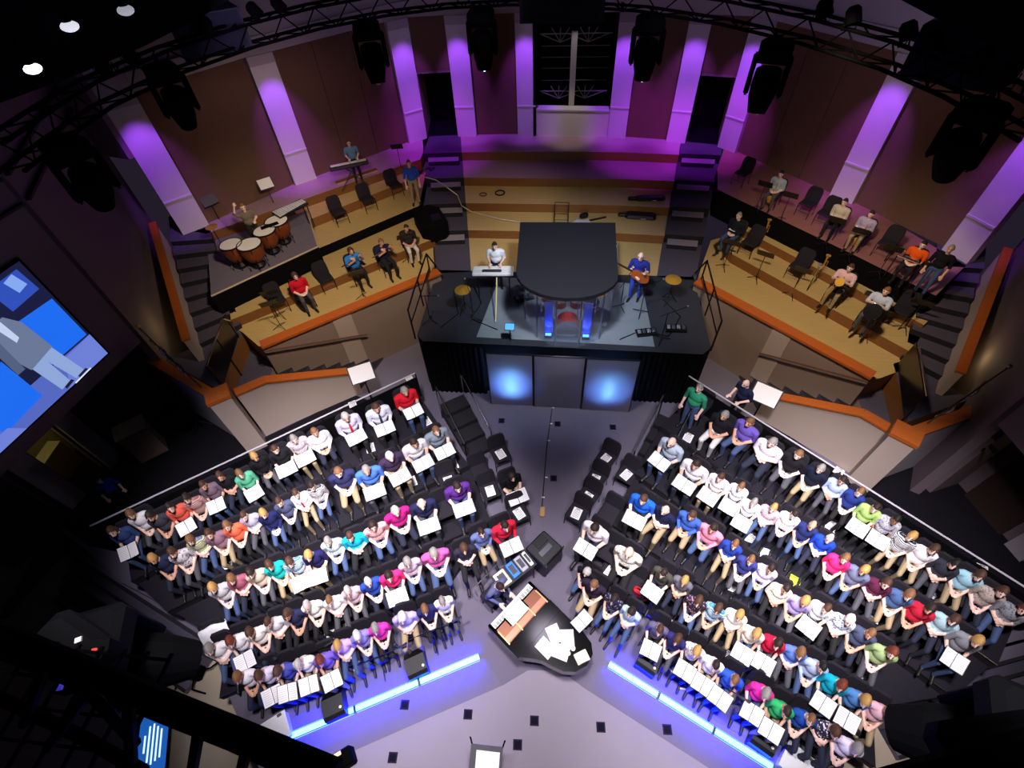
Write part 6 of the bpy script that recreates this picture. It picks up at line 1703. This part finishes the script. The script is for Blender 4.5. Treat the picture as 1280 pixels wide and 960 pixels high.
flag((8.15, 7.15, 2.25), U(1262, 458, 3.7), ['#d8d0d8', '#cfc8d4', '#d8d0d8'], 'pale white flag on a slanted pole beyond the brass landing')

# ================================================================== RIGGING
TR = [(30, 214), (85, 172), (140, 133), (225, 92), (320, 58), (400, 36), (480, 20), (560, 10), (640, 6), (720, 8), (800, 14), (900, 30), (1000, 54), (1100, 86), (1180, 121), (1275, 176)]
TZ = 8.0
chord = [U(x, y, TZ) for x, y in TR]
def offs(pts, k):
    out = []
    for i, p in enumerate(pts):
        t = (pts[min(i + 1, len(pts) - 1)] - pts[max(i - 1, 0)]); t.z = 0; t.normalize()
        out.append(p + Vector((-t.y, t.x, 0)) * k)
    return out
secs = [(0, 3), (3, 6), (6, 9), (9, 12), (12, 15)]
TL = ['over the percussion side stair', 'over the percussion platform', 'before the central opening, percussion half', 'before the central opening, brass half', 'over the brass terraces']
for si, (i0, i1) in enumerate(secs):
    t = thing('lighting_truss', f'black curved lighting truss section {TL[si]}', 'truss')
    seg = chord[i0:i1 + 1]
    back = offs(chord, 0.42)[i0:i1 + 1]
    up = [p + Vector((0, 0, .42)) for p in seg]; upb = [p + Vector((0, 0, .42)) for p in back]
    for line in (seg, back, up, upb):
        MB().tube(line, .035, 6).build('chord', RIGBLACK, t)
    def dens(l, n): 
        r = []
        for k in range(len(l) - 1):
            for j in range(n): r.append(l[k].lerp(l[k + 1], j / n))
        return r + [l[-1]]
    n = 4
    for A_, B_ in ((seg, up), (seg, back), (up, upb)):
        a_, b_ = dens(A_, n), dens(B_, n)
        for k in range(len(a_) - 1):
            p, q = (a_[k], b_[k + 1]) if k % 2 else (b_[k], a_[k + 1])
            MB().tube([p, q], .016, 5).build('brace', RIGBLACK, t)

def mover(loc, rz, tilt, label, sc=1.0, lens='#bfe6ff', es=6.0):
    t = thing('moving_head_light', label, 'light', loc, rz); t.scale = (sc,) * 3
    MB().rbox((0, 0, -.12), (.42, .36, .2), .04).build('base', RIGBLACK, t)
    MB().tube([(0, 0, 0.05), (0, 0, -.1)], .03, 6).build('clamp', RIGBLACK, t)
    y = MB()
    for s in (-1, 1): y.rbox((s * .22, 0, -.42), (.07, .18, .5), .03)
    y.rbox((0, 0, -.23), (.48, .2, .07), .02)
    y.build('yoke', RIGBLACK, t)
    M = Matrix.Rotation(math.pi + tilt, 3, 'X')
    h = MB().lathe([(.10, -.24), (.17, -.2), (.185, 0), (.17, .14), (.13, .3), (.12, .34), (.10, .34), (.10, .30)], (0, 0, -.55), 16, M=M).build('head', RIGBLACK, t, smooth=False)
    MB().lathe([(.10, .31), (.001, .325)], (0, 0, -.55), 16, M=M).build('lens', mat('mover_glass', '#202840', .1), t)
    MB().ball(Vector((0, 0, -.55)) + M @ Vector((0, 0, .325)), .045, 8, 6).build('lamp_glow', mat('lamp_' + lens[1:] + str(es), '#ffffff', .3, emit=lens, estr=es), h)
    return t
for (x, y, tilt, rz, lab, es) in [(455, 22, -.3, .3, 'black moving head light, unlit, before the percussion wall', 0.0), (600, 6, -.1, 0, 'black moving head light with white spot, percussion side of opening', 8), (815, 14, -.1, 0, 'black moving head light with white spot, brass side of opening', 8), (975, 46, -.3, -.3, 'black moving head light, unlit, before the brass wall', 0.0), (70, 168, .5, 1.0, 'black moving head light with white spot at percussion end of truss', 6), (195, 75, .3, .8, 'black moving head light hanging over the percussion side stair', 1.0), (1240, 120, .4, -.9, 'black moving head light at brass end of truss', 1.0)]:
    p = U(x, y, TZ + .1); mover((p.x, p.y, TZ + .05), rz, tilt, lab, 1.55, es=es)
p = U(178, 830, 6.6); m1 = mover((p.x, p.y, 7.4), -1.2, .75, 'large black hanging moving light with blue lens beside the catwalk', 1.35, '#2a2cff', 2.0)
p = U(1210, 932, 6.6); m2 = mover((p.x, p.y, 7.4), 1.2, .75, 'large black hanging moving light with blue lens over the tail-side steps', 1.45, '#2a2cff', 2.0)
# small par cans on the truss
for i, (x, y) in enumerate([(1058, 22), (1078, 28), (1104, 40), (1130, 50), (1012, 10), (335, 20), (360, 12), (1215, 96), (1250, 118), (165, 90), (215, 66), (240, 52)]):
    p = chord[int(np.searchsorted([c_[0] for c_ in TR], x)) - 1].lerp(chord[int(np.searchsorted([c_[0] for c_ in TR], x))], .5 if i % 2 else .15) + Vector((0, 0, .62))
    t = thing('par_light', f'small black par light clamped on the truss {"over the brass terraces" if x > 700 else "over the percussion platform"}', 'light', tuple(p), .4 * i, 'par lights over brass' if x > 700 else 'par lights over percussion')
    MB().lathe([(.08, -.16), (.13, -.1), (.14, .12), (.12, .12), (.1, .02)], (0, 0, 0), 12, M=Matrix.Rotation(2.6, 3, 'X')).build('can', RIGBLACK, t)
    MB().tube([(-.16, 0, 0), (-.16, 0, -.2), (.16, 0, -.2), (.16, 0, 0)], .012, 5).build('yoke', RIGBLACK, t)
# hanging loudspeakers
def cabinet(px, py, z, w, h, dep, rz, label):
    p = U(px, py, z)
    t = thing('hanging_speaker', label, 'speaker', (p.x, p.y, z), rz)
    b = MB(); wt, wb_ = w / 2, w * .42
    b.add([(-wt, -dep / 2, h / 2), (wt, -dep / 2, h / 2), (wb_, dep / 2, h / 2), (-wb_, dep / 2, h / 2), (-wt, -dep / 2, -h / 2), (wt, -dep / 2, -h / 2), (wb_, dep / 2, -h / 2), (-wb_, dep / 2, -h / 2)], [(0, 1, 2, 3), (7, 6, 5, 4), (0, 4, 5, 1), (1, 5, 6, 2), (2, 6, 7, 3), (3, 7, 4, 0)])
    b.build('cabinet', NAVYBOX, t)
    MB().box((0, -dep / 2 - .012, 0), (w * .92, .02, h * .92)).build('grille', mat('grille_navy', '#0c0c20', .9), t)
    for sx in (-1, 1): MB().tube([(sx * w * .35, 0, h / 2), (sx * w * .35, 0, h / 2 + 1.2)], .012, 5).build('hanger', RIGBLACK, t)
cabinet(262, 38, 8.3, 1.5, .8, .8, .6, 'large dark navy speaker cabinet hung over percussion side')
cabinet(1205, 66, 8.3, 1.5, .8, .8, -.6, 'large dark navy speaker cabinet hung over brass side')
cabinet(703, 0, 8.35, 1.95, .7, .8, 0, 'wide dark navy speaker cabinet hung before the central opening')
# black lighting bridge soffits high at both sides
def soffit(px, z, label, n):
    pts = [U(x, y, z) for x, y in px]
    o_ = offs(pts, 1.6)
    m = MB()
    for k in range(len(pts) - 1):
        m.prism([pts[k], pts[k + 1], o_[k + 1], o_[k]], z, z + 1.6)
    return struct(m.build(f'trim_{n}', BLACKCLOTH), label)
soffit([(-60, 150), (30, 118), (110, 88), (180, 58), (250, 22), (300, -8)], 9.0, 'black lighting bridge over the percussion side', 1)
soffit([(1100, -14), (1160, 18), (1220, 46), (1300, 92)], 9.0, 'black lighting bridge over the brass side', 2)
for (x, y, r_, es, lab) in [(41, 86, .16, 4.0, 'bright round downlight under the lighting bridge'), (87, 33, .2, .8, 'dim round downlight on the lighting bridge, twin rings'), (157, 13, .2, .35, 'faint oval downlight high on the lighting bridge')]:
    p = U(x, y, 9.6); r_ *= .6
    t = thing('downlight', lab, 'light', (p.x, p.y, 9.6))
    MB().lathe([(r_ * .5, .05), (r_ * .4, .2)], (0, 0, 0), 18).build('housing', RIGBLACK, t)
    MB().tube([(0, 0, .15), (0, 0, 3.9)], .01, 5).build('rod', RIGBLACK, t)
    MB().ball((0, 0, 0), (r_, r_, r_ * .55), 16, 8).build('lens', mat('downlight_%g' % es, '#ffffff', .4, emit='#f2f4ff', estr=es), t)
    if es > 1: spot('downlight_beam', (p.x, p.y, 9.4), (p.x, p.y, 0), (.9, .9, 1), 25, 90, .8, .1)

# catwalk rails below the photographer
cw = thing('catwalk_railing', 'black tube catwalk railing with posts just below the photographer', 'railing')
def CP(x, y, z): return U(x, y, z)
for pts, r_, z in (([(-40, 776), (140, 852), (300, 918), (420, 968)], .045, 9.4), ([(-40, 797), (130, 864), (290, 927), (385, 970)], .03, 9.15), ([(-30, 858), (110, 925), (180, 965)], .025, 9.0), ([(-30, 792), (140, 862), (300, 926), (400, 966)], .012, 9.42)):
    MB().tube([CP(x, y, z) for x, y in pts], r_, 8).build('rail', RIGBLACK if r_ != .012 else mat('rail_sheen', '#8a7a80', .25, .8), cw)  # thinnest tube is a painted sheen line laid along the top rail
for (x0, y0, x1, y1) in [(250, 905, 240, 965), (310, 930, 300, 970), (160, 868, 165, 960), (60, 825, 30, 905), (120, 850, 60, 935), (20, 800, 100, 860), (100, 850, 170, 930)]:
    MB().tube([CP(x0, y0, 9.4), CP(x1, y1, 9.0)], .022, 6).build('post', RIGBLACK, cw)
gm_ = MB()
o0_ = CP(30, 925, 8.8)
for k in range(9):
    gm_.box((o0_.x - .5 + .125 * k, o0_.y, 8.8), (.014, .8, .014))
for k in range(7):
    gm_.box((o0_.x, o0_.y - .38 + .125 * k, 8.8), (1.0, .014, .014))
gr_ = tag(gm_.build('catwalk_mesh', RIGBLACK), 'black wire mesh floor of the catwalk corner', 'mesh', None, 'stuff')
cw2 = thing('catwalk_beam', 'dark catwalk beam crossing over the tail-side steps', 'beam')
MB().tube([CP(1110, 982, 8.8), CP(1310, 925, 8.8)], .06, 8).build('tube', RIGBLACK, cw2)
MB().rbox(CP(1255, 945, 8.7), (.55, .3, .2), .05, rz=.2).build('box', RIGBLACK, cw2)
cw3 = thing('catwalk_machine', 'black rigging machine with red readout on the catwalk corner', 'machine', (0, 0, 0))
c_ = CP(92, 812, 8.2)
MB().rbox(c_, (.5, .3, .22), .05, rz=-.35).build('case', RIGBLACK, cw3)
MB().box(CP(118, 812, 8.32), (.025, .012, .012), .3).build('readout', mat('red_readout', '#440000', .4, emit='#ff4038', estr=1.2), cw3)
MB().box(CP(98, 800, 8.32), (.035, .03, .012), .5).build('pale_label', FRIEZE, cw3)
MB().box(CP(76, 855, 8.5), (.03, .06, .012), .3).build('blue_label', mat('blue_glow', '#3a34b0', .4, emit='#4238c0', estr=.5), cw3)

# lyric monitor on the house floor
q = U(190, 929, ZH + .5)
tv = thing('lyric_monitor', 'blue lyric monitor with white text lines on the house floor', 'monitor', (q.x, q.y, ZH), 2.0)
Mt = Matrix.Rotation(-.55, 3, 'X')
MB().box((0, 0, .5), (1.0, .06, .62), M=Mt).build('bezel', RIGBLACK, tv)
MB().box(Vector((0, 0, .5)) + Mt @ Vector((0, -.034, 0)), (.92, .006, .54), M=Mt).build('screen', mat('tv_blue', '#1050a0', .4, emit='#1c5cb4', estr=.9), tv)
for k in range(5):
    w = (.3, .62, .7, .6, .5)[k]
    MB().box(Vector((0, 0, .5)) + Mt @ Vector((-.02, -.040, .16 - .075 * k)), (w, .004, .03), M=Mt).build('text_line', mat('tv_text', '#e8ffff', .4, emit='#d8fbff', estr=1.2), tv)
MB().box((0, .2, .15), (.6, .4, .3)).build('base', RIGBLACK, tv)
# cables and gear on the house floor
for (x, y, lab) in [(243, 840, 'black camera tripod head and cables on house floor by the steps'), (1112, 897, 'black floor light with cables on house floor by the tail-side steps')]:
    q = U(x, y, ZH + .2)
    t = thing('floor_gear', lab, 'equipment', (q.x, q.y, ZH))
    MB().rbox((0, 0, .2), (.35, .3, .3), .05).build('body', RIGBLACK, t)
    for k in range(4):
        a = k * 1.6 + .3
        MB().tube([(.1 * math.cos(a), .1 * math.sin(a), .2), (.35 * math.cos(a), .35 * math.sin(a), .22), (.5 * math.cos(a + .4), .5 * math.sin(a + .4), .02)], .02, 5).build('cable', RIGBLACK, t)
# conductor's stand at the very front of the stage
q = U(608, 950, .9)
t = thing('conductor_stand', 'dark music stand with white pages at front of the stage', 'stand', (q.x, q.y, 0), 0)
MB().box((0, 0, 1.0), (.55, .4, .02), M=Matrix.Rotation(.3, 3, 'X')).build('desk', INK, t); MB().box((.03, -.02, 1.02), (.4, .28, .006), M=Matrix.Rotation(.3, 3, 'X')).build('page', WHITEP, t)
MB().tube([(0, 0, 0), (0, 0, 1.0)], .02, 6).build('pole', RIGBLACK, t); MB().lathe([(.22, 0), (.2, .03), (.03, .05)], (0, 0, 0), 14).build('base', RIGBLACK, t)
for sx in (-1, 1): MB().tube([(sx * .26, .18, 1.0), (sx * .3, .28, 1.1)], .014, 5).build('arm', RIGBLACK, t)
q = U(428, 948, .3)
t = thing('floor_light', 'small black unit with orange lit end near front of stage', 'light', (q.x, q.y, 0), .6)
MB().rbox((0, 0, .15), (.35, .3, .3), .03).build('case', RIGBLACK, t); MB().box((-.08, .1, .31), (.16, .06, .02)).build('lit_end', mat('orange_lit', '#ffb080', .4, emit='#ffc0a0', estr=1.0), t)
# domed lamp on a stand by the side parapet
q = U(224, 502, 1.2)
t = thing('dome_lamp', 'round black wash lamp on a stand below the percussion flank parapet', 'light', (q.x, q.y, 0), .3)
MB().lathe([(.02, .55), (.26, .62), (.3, .8), (.28, .8)], (0, 0, .4), 16, M=Matrix.Rotation(.5, 3, 'X')).build('shade', RIGBLACK, t); MB().tube([(0, 0, 0), (0, 0, 1.0)], .03, 6).build('pole', RIGBLACK, t)
for k in range(3): MB().tube([(0, 0, .3), (.3 * math.cos(k * 2.1), .3 * math.sin(k * 2.1), 0.01)], .015, 5).build('leg', CHROME, t)

# purple wall-wash lamps over the pilasters
for i, (a, b) in enumerate(PIL):
    c = (Vector(a) + Vector(b)) / 2; d = (Vector(b) - Vector(a)).normalized(); n = Vector((d.y, -d.x))
    p = c + n * 0.75
    spot('pilaster_wash', (p.x + n.x * .5, p.y + n.y * .5, 7.6), (c.x, c.y, 4.9), PURP, 440 if 0 < i < 9 else 380, 44, .7, .06)
    spot('pilaster_fill', (p.x + n.x * .9, p.y + n.y * .9, 7.6), (c.x, c.y, 3.6), (.85, .5, .8), 42, 26, .8, .06)  # added soft fill for the lower pilaster, not a separate lamp
for x in (-2.6, 2.7, -4.6, 4.8):
    spot('terrace_wash', (x, 15.0, 7.9), (x * 1.02, 18.2, 3.2), (.5, .03, 1.0), 800, 46, .8, .1)
for p, q in (((-7.4, 14.5), (-8.6, 15.6)), ((7.0, 14.0), (8.0, 15.0)), ((-5.6, 15.5), (-6.4, 17.3))):
    spot('terrace_wash', (*p, 7.9), (*q, 3.2), (.6, .06, 1.0), 200, 42, .8, .1)

# the two prototypes are no longer needed
for root in (FOLDER, CHAIR, STAND):
    for o_ in [o for o, k in _TREE[root.name]][::-1]:
        bpy.data.objects.remove(o_)
print('objects', len(bpy.data.objects))
